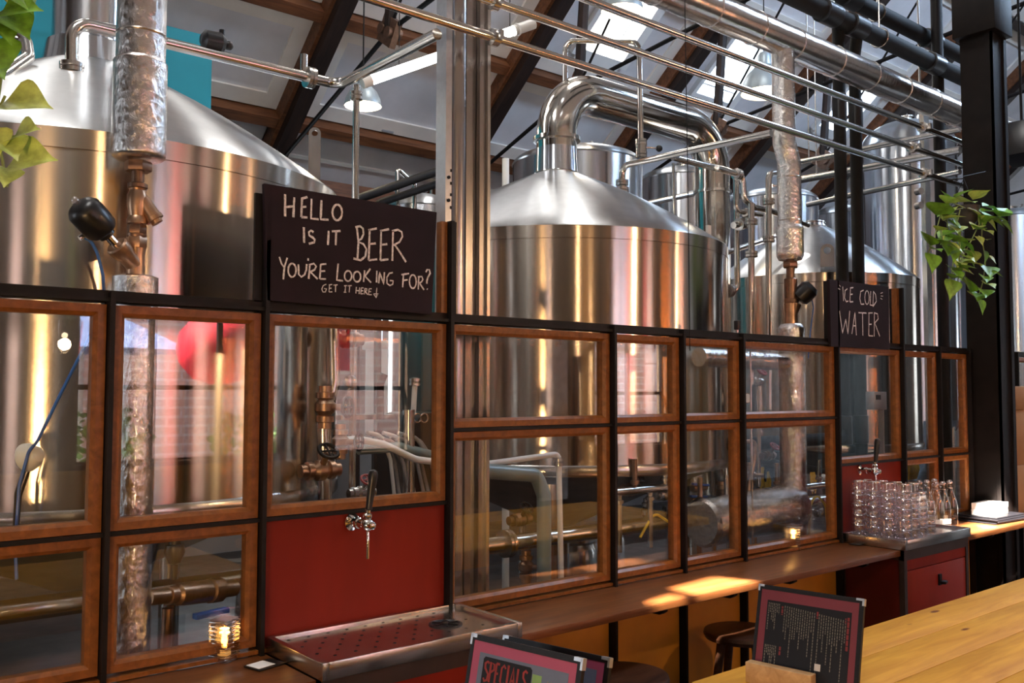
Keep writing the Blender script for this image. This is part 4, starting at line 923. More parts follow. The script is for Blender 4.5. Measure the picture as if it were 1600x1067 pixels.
m = MB(); m.tube([at(x, y, YF1-.03) for x, y in ((131, 371), (142, 376), (152, 395), (161, 430), (163, 466), (158, 500), (143, 520), (100, 605), (58, 690), (45, 705), (30, 760), (24, 850), (26, 905))], .0048, .05, 10); m.obj('blue_air_hose', BLUEH, t)
# ------------------------------------------------------------------ overhead foil main and the foil riser at the right
YF2 = 3.08; pm = at(1225, 62, YF2); zm = at(1222, 62, YF2).z; x2 = pm.x; sc2 = pxm((x2, YF2, 3))
t = thing('foil_main', (x2, YF2, zm), 'long foil wrapped pipe running overhead at the upper right', 'pipe')
rm = 25/sc2
m = MB(); xs = at(1010, -30, YF2).x-.6; m.tube([(xs+k*.08, YF2, zm) for k in range(int((9.6-xs)/.08))], lambda s: rm+random.uniform(-.0015, .0015), n=36); m.obj('foil_jacket', FOIL2, t)
m = MB()
for k in range(16): m.torus((xs+.25+k*.42+random.uniform(-.05, .05), YF2, zm), rm+.001, .0035, (1, .03, .04), 36, 6)
m.obj('tape_band', FOIL, t)
t = thing('insulated_riser', (x2, YF2, 0), 'foil wrapped riser at the right with black actuator beside the ICE COLD WATER board', 'pipe'); Z = lambda y: at(1228, y, YF2).z
rr = 17.5/sc2; xo = at(1231, 300, YF2).x; xq = at(1224, 150, YF2).x
m = MB(); P = [V((xq, YF2, zm-rm*.8)), V((xq, YF2, Z(222))), V((xo, YF2-.01, Z(252))), V((xo, YF2-.01, Z(405)))]
pts = [P[0].lerp(P[1], k/16) for k in range(16)]+[P[1].lerp(P[2], k/4) for k in range(4)]+[P[2].lerp(P[3], k/16) for k in range(17)]
m.tube(pts, lambda s: rr*(1.0 if s < .58 else 1.04)+random.uniform(-.0005, .0005), n=32); m.obj('upper_jacket', FOIL, t)
m = MB(); m.lathe([(rr*1.04, Z(352)), (rr*1.18, Z(356))]+fine(Z(360), Z(400), rr*1.18, 8)+[(rr*1.0, Z(406))], (xo, YF2-.01, 0), n=32)
m.obj('jacket_collar', FOIL, t)
for y in (278, 345): m = MB(); m.torus((xo, YF2-.01, Z(y)), rr*1.04, .003, n=32, m=6); m.obj('foil_tape', FOIL2, t)
L1 = lambda z: V((xo, YF2-.01, z)); rp = 8/sc2
m = MB(); m.cyl(L1(Z(400)), L1(Z(515)), rp*.8); hexn(m, Z(418), Z(408), 12/sc2); m.lathe([(9/sc2, Z(470)), (10/sc2, Z(462)), (10/sc2, Z(436)), (8.5/sc2, Z(434))], L1(0)); hexn(m, Z(474), Z(466), 11/sc2); m.obj('pipe_spool', IRON, t)
m = MB(); m.lathe([(11/sc2, Z(506)), (10/sc2, Z(490)), (11/sc2, Z(474))], L1(0)); a = L1(Z(494)); b = at(1243, 474, YF2-.03); m.lathe([(8/sc2, 0), (9.5/sc2, (b-a).length)], a, b-a, 20); m.obj('angle_valve', BRONZE, t)
d = (b-a).normalized(); c0 = at(1247, 468, YF2-.04); e = at(1266, 450, YF2-.10)-c0; e.normalize(); m = MB(); m.cyl(b, c0, .010); m.lathe([(9/sc2, 0), (14/sc2, 3/sc2), (15.5/sc2, 12/sc2), (15/sc2, 24/sc2), (10/sc2, 30/sc2)], c0, e, 28); ac = m.obj('actuator', PLAS, t)
m = MB(); m.tube([at(x, y, YF2-.05) for x, y in ((1268, 465), (1271, 480), (1266, 520), (1263, 560))], .003, .03, 8); m.obj('blue_air_hose', BLUEH, ac)
m = MB(); m.lathe([(rr*.9, Z(506)), (rr*1.12, Z(511))]+fine(Z(515), .5, rr*1.16, 56), (xo, YF2-.01, 0), n=32); m.obj('lower_jacket', FOIL, t)
z = Z(566); xl = at(1092, 566, YF2).x; m = MB(); m.tube([(xl+(xo-xl)*k/14, YF2, z+.012*(1-k/14)) for k in range(15)], lambda s: 15/sc2*.9+random.uniform(-.002, .002), n=28); m.obj('side_jacket', FOIL, t)
z = Z(790); xl = at(1094, 806, YF2).x; t = thing('foil_vessel', (xl, YF2, z), 'fat foil wrapped cylinder lying behind the lower panes by the right riser', 'vessel'); L_ = xo-xl+.02
m = MB(); rv_ = 34/sc2; m.tube([(xl, YF2, z-.03), (xl+.02, YF2, z-.03)]+[(xl+.02+(L_-.04)*k/10, YF2, z-.03+.02*k/10) for k in range(1, 11)]+[(xl+L_, YF2, z-.01)], lambda s: rv_*(.86 if s < .02 or s > .98 else 1)+random.uniform(-.004, .004), n=32); m.obj('foil_jacket', FOIL, t)
# ------------------------------------------------------------------ polished pipes overhead
YA = 2.86
def runx(px, py, Y, x0, x1, r, label, clamps=(), grp=None):
    z = at(px, py, Y).z; t = thing('overhead_pipe', ((x0+x1)/2, Y, z), label, 'pipe', grp); m = MB(); m.tube([(x0, Y, z), (x1, Y, z)], r, n=20); m.obj('pipe', SS, t)
    for c in clamps: m = MB(); m.lathe([(r*1.02, -.020), (r*1.9, -.016), (r*1.9, .016), (r*1.02, .020)], (c, Y, z), (1, 0, 0), 20); m.box((c, Y-r*2.1, z), (.02, .03, .035)); m.obj('pipe_clamp', SSW, t)
    return t, z
XC = at(772, 70, YA).x; XE = PXX+.3
runx(1200, 194, YA, .9, XE, .0185, 'lowest of the three polished pipes running overhead to the black post', (XC, 5.9), 'three parallel overhead pipes')
runx(1200, 152, YA, .9, XE, .0185, 'middle one of the three polished pipes running overhead to the black post', (XC, 5.75), 'three parallel overhead pipes')
runx(1200, 107, YA, 1.6, XE, .0185, 'uppermost of the three polished pipes running overhead to the black post', (5.9,), 'three parallel overhead pipes')
def pipe(name, pts, r, label, M_=SS, bend=.06, cat='pipe', grp=None, n=16):
    t = thing(name, pts[0], label, cat, grp); m = MB(); m.tube(pts, r, bend, n); m.obj('pipe', M_, t); return t
def ferrule(t, p, d, r, name='pipe_clamp', M_=SSW): m = MB(); m.lathe([(r, -.022), (r*1.7, -.018), (r*1.7, -.003), (r*1.45, 0), (r*1.7, .003), (r*1.7, .018), (r, .022)], p, d, 20); return m.obj(name, M_, t)
# line from the left tank lid, turning towards the bar at the clamp
YV = 3.72; zP = at(360, 93, YV).z; xb = atZ(528, 138, zP); b0 = at(112, 140, YV)
j0 = at(112, 32, YV); zP = j0.z; cor = atZ(530, 136, zP); cor.y = YV; cor.x = at(530, 136, YV).x
t = pipe('process_pipe', [b0, j0, cor, V((cor.x, 2.93, cor.z+.0))], .0235, 'polished pipe from the left tank lid turning at a clamp above the chalkboard', bend=.07)
ferrule(t, at(112, 106, YV), (0, 0, 1), .026); ferrule(t, V((at(484, 122, YV).x, YV, cor.z)), (1, 0, 0), .028)
m = MB(); q = V((at(484, 122, YV).x, YV, cor.z)); m.cyl(q+V((-.03, 0, .02)), q+V((-.03, 0, .10)), .016); m.obj('wing_screw', SSW, t)
v0 = V((at(557, 150, YV-.12).x, YV-.12, at(557, 150, YV-.12).z)); t = pipe('process_pipe', [v0+V((0, 0, .05)), v0, V((v0.x, v0.y, .55))], .0155, 'thin upright polished pipe dropping behind the HELLO chalkboard', bend=0)
ferrule(t, v0+V((0, 0, .0)), (0, 0, 1), .017)
# float valve on that pipe
q = at(336, 66, YV+.02); t = thing('float_valve', q, 'small dark cylindrical valve on the pipe above the teal wall', 'valve'); m = MB(); m.lathe([(.02, 0), (.042, .015), (.045, .08), (.03, .10)], q+V((-.06, 0, .0)), (1, 0, .0), 24); m.cyl(q+V((0, 0, -.01)), q+V((0, 0, -.07)), .012); m.obj('body', PLAS, t); m = MB(); m.cyl(q+V((.03, 0, .02)), q+V((.03, 0, .06)), .012); m.ball(q+V((.06, 0, 0)), .02); m.obj('knob', PLAS, t)
# pipe ring at far left of the tank lid
pipe('process_pipe', [at(-40, 30, 3.9), at(10, 44, 3.9), at(40, 62, 3.85), at(44, 90, 3.8), at(12, 112, 3.7), at(-30, 140, 3.6)], .024, 'bent polished pipe at the upper left edge behind the leaves', bend=.06)
# cleaning line over the swan neck, its valve, and the line it stands on
zD = at(1205, 208, 2.97).z; D1 = V((at(1205, 208, 2.97).x, 2.97, zD)); D0 = atZ(975, 260, zD); D0.x = D1.x
D0 = V((D1.x, atX(975, 258, D1.x).y, zD))
D0 = atZ(972, 259, zD); cv = atZ(1002, 254, zD)
t = pipe('process_pipe', [D1, D0, V((D0.x, D0.y, at(970, 318, D0.y).z))], .021, 'polished pipe from the right foil riser elbowing down to the central kettle lid', bend=.06)
ferrule(t, V((D0.x, D0.y, at(970, 297, D0.y).z)), (0, 0, 1), .026); ferrule(t, V((D0.x, D0.y, at(970, 285, D0.y).z)), (0, 0, 1), .024)
zt_ = at(990, 62, cv.y).z; c1 = V((cv.x, cv.y, zD)); c2 = V((cv.x-.015, cv.y, zt_)); lx = at(883, 70, YK); c3 = V((lx.x, YK, zt_+.02)); c4 = V((lx.x, YK, hz+.05))
t = pipe('process_pipe', [c1, c2, c3, c4], .0175, 'thin polished loop standing over the swan neck with a black knob valve', bend=.06)
ferrule(t, c1+V((0, 0, .05)), (0, 0, 1), .022); ferrule(t, c1+V((0, 0, .13)), (0, 0, 1), .022)
m = MB(); m.lathe([(.026, 0), (.034, .01), (.034, .05), (.026, .06)], c1+V((0, 0, .06))); m.obj('valve_body', SSW, t); m = MB(); a = c1+V((0, 0, .10)); b = at(1030, 232, cv.y-.05); m.cyl(a, b, .006); m.obj('lever', SSW, t); m = MB(); m.ball(b, .022); m.obj('knob', PLAS, t)
e0 = atZ(1052, 246, zD); e1 = V((at(1150, 272, e0.y).x, e0.y, zD-.0)); e2 = V((e1.x, e1.y, at(1153, 455, e0.y).z)); t = pipe('process_pipe', [e0, e1, e2, e2+V((-.10, .02, 0))], .0205, 'polished pipe dropping down the right side of the central kettle', bend=.05)
ferrule(t, e2+V((-.07, .014, 0)), (1, 0, 0), .026)
# service pipes right of the kettle
def svc(pts, Y, r, label, M_=SS, bend=.05, cl=()):
    P = [at(x, y, yy) for x, y, yy in [(p[0], p[1], p[2] if len(p) > 2 else Y) for p in pts]]; t = pipe('service_pipe', P, r, label, M_, bend)
    for k in cl:
        a, b = P[k[0]], P[k[0]+1]; ferrule(t, a.lerp(b, k[1]), b-a, r*1.1)
    return t
svc([(1120, 262), (1160, 275), (1163, 312), (1180, 324), (1206, 330), (1262, 352)], 3.55, .020, 'polished pipe with an S bend left of the right foil riser', cl=((0, .8),))
svc([(1174, 318), (1174, 560)], 3.45, .021, 'pale upright pipe left of the right foil riser, further one', SSW, cl=((0, .12), (0, .33)))
svc([(1228, 268), (1201, 272), (1201, 640)], 3.40, .020, 'pale upright pipe nearest left of the right foil riser', SSW, cl=((1, .12), (1, .28)))
svc([(1150, 312), (1150, 330), (1190, 336)], 3.6, .016, 'short pale elbow pipe between the kettle duct and the upright pipes', cl=((1, .4),))
svc([(1135, 395), (1240, 360)], 3.8, .018, 'thin pale pipe slanting above the right tank lid', SSW)
svc([(1180, 345), (1146, 352)], 3.62, .022, 'stubby pale valve manifold beside the kettle duct', cl=((0, .3), (0, .7)))
for k, (a, b, l) in enumerate((((1236, 256), (1500, 202), 'uppermost pale pipe behind the black drain pipes'), ((1236, 284), (1500, 234), 'second pale pipe behind the black drain pipes'), ((1262, 320), (1500, 268), 'third pale pipe behind the black drain pipes'))):
    zc_ = at(*b, 3.2).z; P1 = at(*b, 3.2); P0 = atZ(*a, zc_); t = pipe('service_pipe', [P0, P1], .024 if k != 1 else .032, l, SSW, grp='pale pipes behind the drain pipes'); e = P0.lerp(P1, .12+.05*k); m = MB(); m.cyl(e, V((e.x, e.y, roof(e.y)-.01)), .006, n=8); m.obj('hanger_rod', SSW, t)
svc([(1010, 318), (1095, 300)], 5.9, .03, 'pale pipe crossing behind the kettle lid', SSW)
svc([(1052, 255), (1054, 345), (1062, 1050)], 5.6, .016, 'thin upright rod behind the central kettle lid')
svc([(790, 248), (790, 300), (790, 960)], 5.9, .03, 'short white upright stub left of the central kettle lid', WPVC)
svc([(555, 960), (555, 312), (700, 262), (700, 960)], 6.0, .034, 'dark handrail pipe slanting behind the HELLO chalkboard', BLK)
svc([(590, 960), (590, 318), (706, 280), (706, 960)], 6.05, .03, 'lower dark pipe slanting behind the HELLO chalkboard', BLK)
svc([(621, 960), (621, 263), (648, 288), (648, 960)], 6.2, .018, 'bent thin handle rail behind the HELLO chalkboard', bend=.02)
# fluorescent tube
a, b = at(566, 130, 4.7), at(834, 37, 4.4); t = thing('tube_lamp', a, 'white fluorescent tube lamp slanting behind the steel column', 'lamp'); d = (b-a).normalized(); m = MB(); m.cyl(a+d*.06, b-d*.06, .030); m.obj('tube', TUBE, t)
m = MB(); m.cyl(a, a+d*.06, .034); m.obj('end_cap', WPVC, t); m = MB(); m.cyl(b-d*.16, b, .034); m.torus(b-d*.13, .036, .006, d); m.obj('end_cap', WPVC, t)
m = MB(); up = V((0, 0, 1.2)); m.cyl(a.lerp(b, .2), a.lerp(b, .2)+up, .003, n=6); m.cyl(a.lerp(b, .85), a.lerp(b, .85)+up, .003, n=6); m.obj('hanger', BLK, t)
# ------------------------------------------------------------------ steel column left of the central kettle
YC = 3.0; c0 = at(690, 620, YC).x; c1_ = at(761, 620, YC).x; zt_ = roof(YC)
t = thing('steel_column', ((c0+c1_)/2, YC, 0), 'galvanised steel channel column left of the central kettle', 'column')
m = MB(); w_ = c1_-c0
m.bx(c0+.006, c0+.036, YC-.01, YC+.06, .06, zt_); m.obj('front_flange', GALV, t)
m = MB(); m.bx(c0+.038, c1_-.05, YC+.02, YC+.05, .06, zt_); m.lathe([(.045, .06), (.045, zt_)], (c0+.088, YC+.035, 0), n=24); m.obj('web', WEB, t)
m = MB(); m.bx(c1_-.048, c1_-.018, YC-.006, YC+.05, .06, zt_); m.obj('rear_flange', WEB, t)
m = MB(); m.bx(c1_-.017, c1_-.002, YC-.02, YC+.03, .06, at(770, 10, YC).z+.02); m.obj('pipe_strut', SSW, t)
m = MB()
for y in (8+i*14 for i in range(0, 0)): pass
for y in (276, 312): q = at(694, y, YC-.01); m.cyl(V((c0+.02, YC-.011, q.z)), V((c0+.02, YC-.016, q.z)), .007, n=12)
for y in (266, 286, 304, 324): q = at(702, y, YC-.01); m.box((c0+.032, YC-.0105, q.z), (.007, .002, .012))
m.obj('bolt', BLK, t)
m = MB(); m.bx(c0-.02, c1_+.02, YC-.05, YC+.10, 0, .06); m.obj('base_plate', SSW, t)
# ------------------------------------------------------------------ black drain pipes
YD = 3.32; z1_ = at(1400, 58, YD).z; z2_ = at(1440, 58, YD+.0).z
def drain(P, r, label, cps, straps=()):
    t = thing('drain_pipe', P[0], label, 'pipe', 'black drain pipes'); m = MB(); m.tube(P, r, .12, 24); m.obj('pipe', FOAM, t)
    for c in cps: m = MB(); m.lathe([(r, -.09), (r*1.25, -.085), (r*1.25, .085), (r, .09)], c, (1, 0, 0), 24); m.obj('coupling', PLAS, t)
    for c in straps: m = MB(); m.cyl(c, V((c.x, c.y, roof(c.y))), .006, n=8); m.torus(c, r+.004, .008, (1, 0, 0), 20, 6); m.obj('hanger_strap', SSW, t)
    return t
Xd = lambda px, z: (ray(px, 100).x/ray(px, 100).y)*YD
r_ = .062
zlo = at(1380, 62, YD).z
drain([V((3.4, YD, zlo)), V((8.2, YD, zlo))], r_, 'lower black drain pipe running overhead past the post', [V((Xd(1296, 0), YD, zlo)), V((Xd(1338, 0), YD, zlo)), V((Xd(1458, 0), YD, zlo))], [V((Xd(1375, 0), YD, zlo))])
zhi = at(1420, 45, YD).z
YD += .2; zhi = at(1420, 45, YD).z
drain([V((3.9, YD, zhi+.0)), V((8.2, YD, zhi))], r_, 'upper black drain pipe running overhead past the post', [V((Xd(1330, 0), YD, zhi)), V((Xd(1455, 0), YD, zhi))], [V((Xd(1372, 0), YD, zhi))])
YD -= .2
xa = at(1313, 250, YD+.06).x; xb_ = at(1338, 250, YD+.06).x; ZZ = lambda y: at(1320, y, YD+.06).z
def vdrain(x, P, label): 
    t = thing('drain_pipe', P[0], label, 'pipe', 'black upright drain pipes'); m = MB(); m.tube(P, .042, .09, 24); m.obj('pipe', FOAM, t)
    for y in (172, 672): m = MB(); m.lathe([(.042, -.10), (.050, -.095), (.050, .095), (.042, .10)], (x, YD+.06, ZZ(y)-.0), n=24); m.obj('coupling', PLAS, t)
vdrain(xa, [V((xa, YD+.06, zlo)), V((xa, YD+.06, ZZ(684))), V((at(1150, 684, YD+.06).x, YD+.06, ZZ(684)))], 'left one of the two upright black drain pipes, turning left behind the glass')
vdrain(xb_, [V((xb_-.02, YD+.02, zlo)), V((xb_, YD+.06, ZZ(80))), V((xb_, YD+.06, .4))], 'right one of the two upright black drain pipes behind the water board')
p = at(1465, 100, 3.4); m = MB(); m.cyl((p.x, p.y, .3), (p.x, p.y, roof(p.y)-.06), .045); tag(m.obj('drain_pipe', BLK), 'slim dark upright pipe just left of the black post', 'pipe')
p = at(1445, 250, 3.75); t = thing('pipe_rack', (p.x, p.y, 0), 'pale steel strut with pipe clamps left of the black post', 'rack'); m = MB(); zt_ = at(1445, 160, 3.75).z; m.bx(p.x-.045, p.x+.045, p.y-.02, p.y+.02, .3, zt_); m.obj('strut', SSW, t)
m = MB(); m.cyl((p.x-.06, p.y, zt_), (p.x-.06, p.y, roof(p.y)), .010, n=10); m.obj('hanger_rod', SSW, t)
for y in (165, 300, 322): m = MB(); q = at(1432, y, 3.68); m.lathe([(.03, 0), (.03, .05)], q, (-.3, -1, 0), 16); m.obj('pipe_clamp', SSW, t)
# ------------------------------------------------------------------ pendant lamps among the roof timbers
def pendant(px, py, Y, wpx, label, e=14):
    p = at(px, py, Y); R = wpx/2/pxm(p); t = thing('pendant_lamp', p, label, 'lamp', 'dome pendant lamps')
    m = MB(); h = R*1.25; m.lathe([(R, 0), (R*1.0, R*.06), (R*.93, R*.40), (R*.74, R*.80), (R*.42, R*1.12), (R*.30, R*1.2), (R*.28, R*1.62), (R*.20, R*1.75), (R*.05, R*1.8)], p, n=40, cap0=False); m.obj('shade', DISH, t)
    m = MB(); m.lathe([(R*.98, .002), (R*.91, R*.38), (R*.72, R*.77), (R*.40, R*1.08), (.01, R*1.1)], p, n=40, cap0=False, cap1=False); m.obj('shade_lining', LAMPIN, t)
    m = MB(); m.ball(p+V((0, 0, R*.5)), R*.26); m.obj('bulb', BULB, t)
    m = MB(); m.cyl(p+V((0, 0, R*1.78)), V((p.x, p.y, roof(p.y)-.02)), .006, n=8); m.torus(p+V((0, 0, R*1.9)), R*.1, .006, (0, 1, 0), 14, 6); m.obj('cord', BLK, t)
    l = point('pendant_light', p+V((0, 0, R*.16)), e, (1, .82, .58), .05); return t
pendant(567, 166, 6.2, 58, 'galvanised dome pendant lamp left of the steel column')
pendant(972, 18, 5.4, 66, 'dome pendant lamp at the top edge before the bright skylight')
pendant(1195, 146, 5.4, 74, 'pale dome pendant lamp half hidden by the right foil riser')
p = at(604, 198, 8.9); m = MB(); m.box(p, (.16, .10, .13), Matrix.Rotation(.3, 3, 'X'), .01); tag(m.obj('flood_lamp', GALV), 'small grey flood lamp fixed on the brown purlin', 'lamp')
m = MB(); m.tube([at(1069, -60, 2.72), at(1075, 300, 2.72), at(1078, 548, 2.72)], .0022, n=6); tag(m.obj('hanging_cable', BLK), 'thin black cable hanging in front of the central kettle', 'cable')
# ------------------------------------------------------------------ what stands behind the panes
def st(name, label, cat, M_, fn, pname=None):
    m = MB(); fn(m); o = m.obj(name, M_); return tag(o, label, cat)
zl = at(800, 848, 3.32).z
t = thing('process_main', (2, 3.32, zl), 'thick polished pipe running low behind the panes under all the tanks', 'pipe'); m = MB(); m.tube([(-1.2, 3.32, zl), (5.4, 3.32, zl)], .038, n=24); m.obj('pipe', SSW, t)
for x in (.5, 1.5, 2.95, 4.1, 5.2): m = MB(); m.bx(x-.015, x+.015, 3.31, 3.33, 0, zl-.035); m.obj('stand', SSW, t)
for x in (.2, 2.35, 2.72, 3.9): ferrule(t, V((x, 3.32, zl)), (1, 0, 0), .038)
# bronze valve set in the left lower pane
a = at(250, 932, 3.10); b = at(352, 920, 3.22); d = (b-a).normalized(); t = thing('ball_valve', a, 'bronze ball valve with hex body behind the lower left pane', 'valve')
m = MB(); L_ = (b-a).length; m.lathe([(.026, -.05), (.026, .03), (.032, .032), (.032, .06), (.024, .062), (.038, .075), (.040, .10), (.040, L_*.7), (.032, L_*.72), (.044, L_*.74), (.044, L_*.9), (.03, L_*.92), (.03, L_*1.15)], a, d, 12); m.obj('body', BRONZE, t)
m = MB(); q = at(272, 905, 3.12); m.lathe([(.012, 0), (.012, .05), (.022, .055), (.034, .09), (.03, .115), (.02, .118), (.02, .15)], q, (0, 0, 1), 20); m.obj('valve_cap', PLAS, t)
m = MB(); m.box(at(330, 958, 3.14), (.13, .03, .02), Matrix.Rotation(.2, 3, 'Z'), .004); m.obj('lever', BLUEV, t)
svc([(262, 950), (258, 1040)], 3.12, .018, 'short bronze drop pipe below the left ball valve', BRONZE, bend=0)
t = thing('clip_lamp', at(42, 720, 3.0), 'small clip lamp with white dish behind the far left pane', 'lamp'); m = MB(); q = at(42, 715, 3.0); m.lathe([(.010, .05), (.022, .045), (.040, .015), (.043, 0)], q, (.5, -.8, .25), 24, cap1=False); m.obj('dish', LAMPIN, t)
m = MB(); m.tube([at(38, 735, 3.02), at(26, 770, 3.02), at(22, 845, 3.02)], .006, .02, 8); m.tube([at(46, 735, 3.02), at(32, 775, 3.02), at(26, 845, 3.02)], .004, .02, 8); m.obj('arm', BLK, t)
# centre-left pane: valves, hoses, cooler
svc([(519, 500), (521, 600), (505, 660), (508, 790)], 3.28, .028, 'stained upright steel pipe behind the pane under the HELLO board', SSW, .15)
def valve(px, py, Y, label, horizontal=True, M_=BRONZE, wheel=REDV, s=1.0):
    p = at(px, py, Y); d = V((1, 0, 0)) if horizontal else V((0, 0, 1)); t = thing('gate_valve', p, label, 'valve'); m = MB()
    m.lathe([(.022*s, -.07*s), (.022*s, -.05*s), (.030*s, -.048*s), (.030*s, -.03*s), (.022*s, -.026*s), (.034*s, -.012*s), (.034*s, .012*s), (.022*s, .026*s), (.030*s, .03*s), (.030*s, .048*s), (.022*s, .05*s), (.022*s, .07*s)], p, d, 16); u = V((0, -.5, .6)) if horizontal else V((.4, -.7, 0)); u.normalize(); m.cyl(p, p+u*.085*s, .011*s); m.obj('body', M_, t)
    m = MB(); m.torus(p+u*.085*s, .032*s, .006*s, u, 20, 6)
    for k in range(2): e = frame(u)[k]*.032*s; m.cyl(p+u*.085*s-e, p+u*.085*s+e, .004*s, n=6)
    m.obj('hand_wheel', wheel, t); return t
valve(540, 530, 3.3, 'dark bronze gate valve at the top of the pane under the HELLO board', True, IRON, BLK, 1.1)
valve(508, 636, 3.26, 'bronze gate valve halfway up the pane under the HELLO board', False, BRONZE, BLK, 1.2)
valve(500, 735, 3.22, 'bronze gate valve low in the pane under the HELLO board', True, BRONZE, BLK, 1.2)
valve(532, 690, 3.3, 'small bronze valve left of the white hose', False, BRONZE, BLK, 1.0)
valve(565, 770, 3.4, 'small valve with red wheel behind the beer tap handle', True, SSW, REDV, .9)
t = thing('pressure_gauge', at(538, 608, 3.5), 'small round gauge hung behind the pane under the HELLO board', 'gauge'); q = at(545, 596, 3.48); m = MB(); m.lathe([(.026, 0), (.028, .004), (.028, .022), (.02, .026)], q, (0, -1, 0), 24); m.cyl(q+V((0, 0, -.028)), q+V((0, 0, -.07)), .007); m.obj('case', SSW, t)
svc([(535, 688), (560, 686), (600, 694), (650, 718), (700, 724), (760, 727)], 3.55, .016, 'white hose swinging across the pane under the HELLO board', WPVC, .15)
svc([(560, 702), (620, 698), (690, 716), (770, 726)], 3.75, .026, 'dark grey pipe behind the white hose', GREYPVC, .15)
for k in range(12):
    x = 574+k*6; y0 = 676+3*(k % 4)
    svc([(x, y0), (x+22, y0+4+2*(k % 3)), (x+36+k, y0+42), (x+44+k*2, 790)], 3.75+.03*(k % 3), .0095, 'grey beer hose number in the bundle behind the white hose', GHOSE if k % 4 else WPVC, .06)
HOSE = [o for o in COL.objects if o.name.startswith('service_pipe') and o.get('label', '').startswith('grey beer hose')]
for o in HOSE: o['label'] = 'grey beer hose in the bundle behind the white hose'; o['group'] = 'bundle of beer hoses'; o['category'] = 'hose'; o.name = 'beer_hose'
q = at(668, 690, 3.75); t = thing('hose_cooler', q, 'dark hooded cooler with round dials right of the beer hoses', 'cooler')
m = MB(); a0, a1 = at(630, 645, 3.9), at(700, 775, 3.9); m.prism([(a0.x, 3.8, a1.z), (a0.x, 3.8, a0.z-.08)]+[(a0.x+.10-.10*math.cos(k*PI/12), 3.8, a0.z-.08+.08*math.sin(k*PI/12)) for k in range(1, 7)]+[(a1.x, 3.8, a0.z), (a1.x, 3.8, a1.z)], (0, 1, 0), .35); m.obj('hood', PLAS, t)
m = MB(); 
for x in (640, 652, 663): q = at(x, 653, 3.80); m.torus(q, .022, .005, (0, 1, 0), 20, 6)
m.obj('dial', SSW, t)
m = MB(); m.cyl(at(639, 640, 3.76), at(639, 775, 3.76), .028); m.obj('post', SSW, t)
st('work_bench', 'dark steel bench behind the pane under the HELLO board', 'bench', SSW, lambda m: (m.bx(at(525, 650, 4.0).x, at(608, 650, 4.0).x, 3.95, 4.15, at(560, 655, 4.0).z, at(560, 648, 4.0).z)))
def bright_wall_stand_in():  # pale box added in place of the bright lit wall further back
    t = thing('bright_wall_box', at(620, 620, 6.6), 'pale cream box standing in for the bright wall behind the pane under the HELLO board', 'crate'); m = MB(); p0, p1 = at(608, 535, 6.6), at(648, 680, 6.6); m.bx(p0.x, p1.x, 6.6, 7.0, p1.z, p0.z, .02); m.obj('body', PAPER, t); m = MB(); m.bx(p0.x-.02, p1.x+.02, 6.58, 7.02, p0.z-.05, p0.z+.02, .01); m.obj('lid', CEILT, t)
    m = MB(); m.bx(p0.x+.05, p1.x-.05, 6.65, 6.95, 0, p1.z); m.obj('stand', PLAS, t)
bright_wall_stand_in()
svc([(594, 655), (594, 600), (600, 585)], 3.9, .02, 'black hose end left of the pale cream box', BLK)
svc([(645, 660), (649, 590)], 3.9, .014, 'thin white rod right of the pale cream box', WPVC, cl=((0, .9),))
# pane right of the column: plastic pipes
svc([(745, 727), (873, 709), (877, 920)], 3.25, .0135, 'white plastic pipe with elbow behind the lower pane right of the steel column', WPVC, .03, cl=((1, .06),))
svc([(745, 735), (838, 742), (850, 775), (850, 960)], 3.32-.10, .034, 'grey plastic drain pipe with elbow behind the lower pane right of the steel column', GREYPVC, .06)
valve(812, 812, 3.5, 'dark bronze valve behind the grey plastic drain pipe', True, IRON, BLK, 1.0)
valve(822, 885, 3.38, 'brass valve standing low beside the grey plastic drain pipe', False, BRONZE, BLK, 1.1)
st('tarpaulin_bundle', 'navy tarpaulin bundle on the floor behind the lower centre panes', 'tarpaulin', DKBLUE, lambda m: (m.ball((at(965, 868, 3.22).x, 3.20, .42), .34, (1.2, .45, .75)), m.ball((at(1010, 868, 3.22).x, 3.22, .36), .28, (1.2, .5, .8))))
t = thing('control_box', at(1375, 610, 3.0), 'grey control box with small screen behind the pane under the water board', 'control box'); q0, q1 = at(1366, 612, 3.0), at(1386, 640, 3.0); m = MB(); m.bx(q0.x, q1.x, 3.0, 3.06, q1.z, q0.z, .004); m.obj('case', GALV, t); m = MB(); m.bx(q0.x+.02, q0.x+.07, 2.994, 3.0, q0.z-.05, q0.z-.02); m.obj('screen', PLAS, t); m = MB(); m.bx(q1.x-.02, q1.x, 3.02, 3.05, 0, q1.z); m.obj('post', GALV, t)
t = thing('pressure_gauge', at(1163, 625, 3.3), 'round pressure gauge behind the pane left of the right foil riser', 'gauge'); q = at(1164, 622, 3.3); m = MB(); m.lathe([(.028, 0), (.031, .004), (.031, .028), (.02, .03)], q, (-.5, -1, 0), 24); m.cyl(q+V((.008, .015, -.03)), q+V((.008, .015, -.30)), .009); m.obj('case', IRON, t); m = MB(); m.lathe([(.026, .0305), (.026, .0312)], q, (-.5, -1, 0), 24); m.obj('dial', PAPER, t)
valve(1180, 596, 3.3, 'steel valve with red wheel left of the right foil riser', True, SSW, REDV, .9)
svc([(1185, 570), (1185, 760)], 3.34, .016, 'upright steel pipe behind the pane left of the right foil riser', SSW)
svc([(1174, 560), (1174, 600)], 3.26, .020, 'short upright steel nipple under the foil side branch', SSW)
valve(1200, 712, 3.25, 'low steel valve with red wheel behind the lower pane by the riser', True, IRON, REDV, .9)
svc([(1158, 690), (1180, 690), (1178, 720), (1165, 790)], 3.22, .014, 'rusty bent pipe behind the lower pane by the riser', BRONZE, .03)
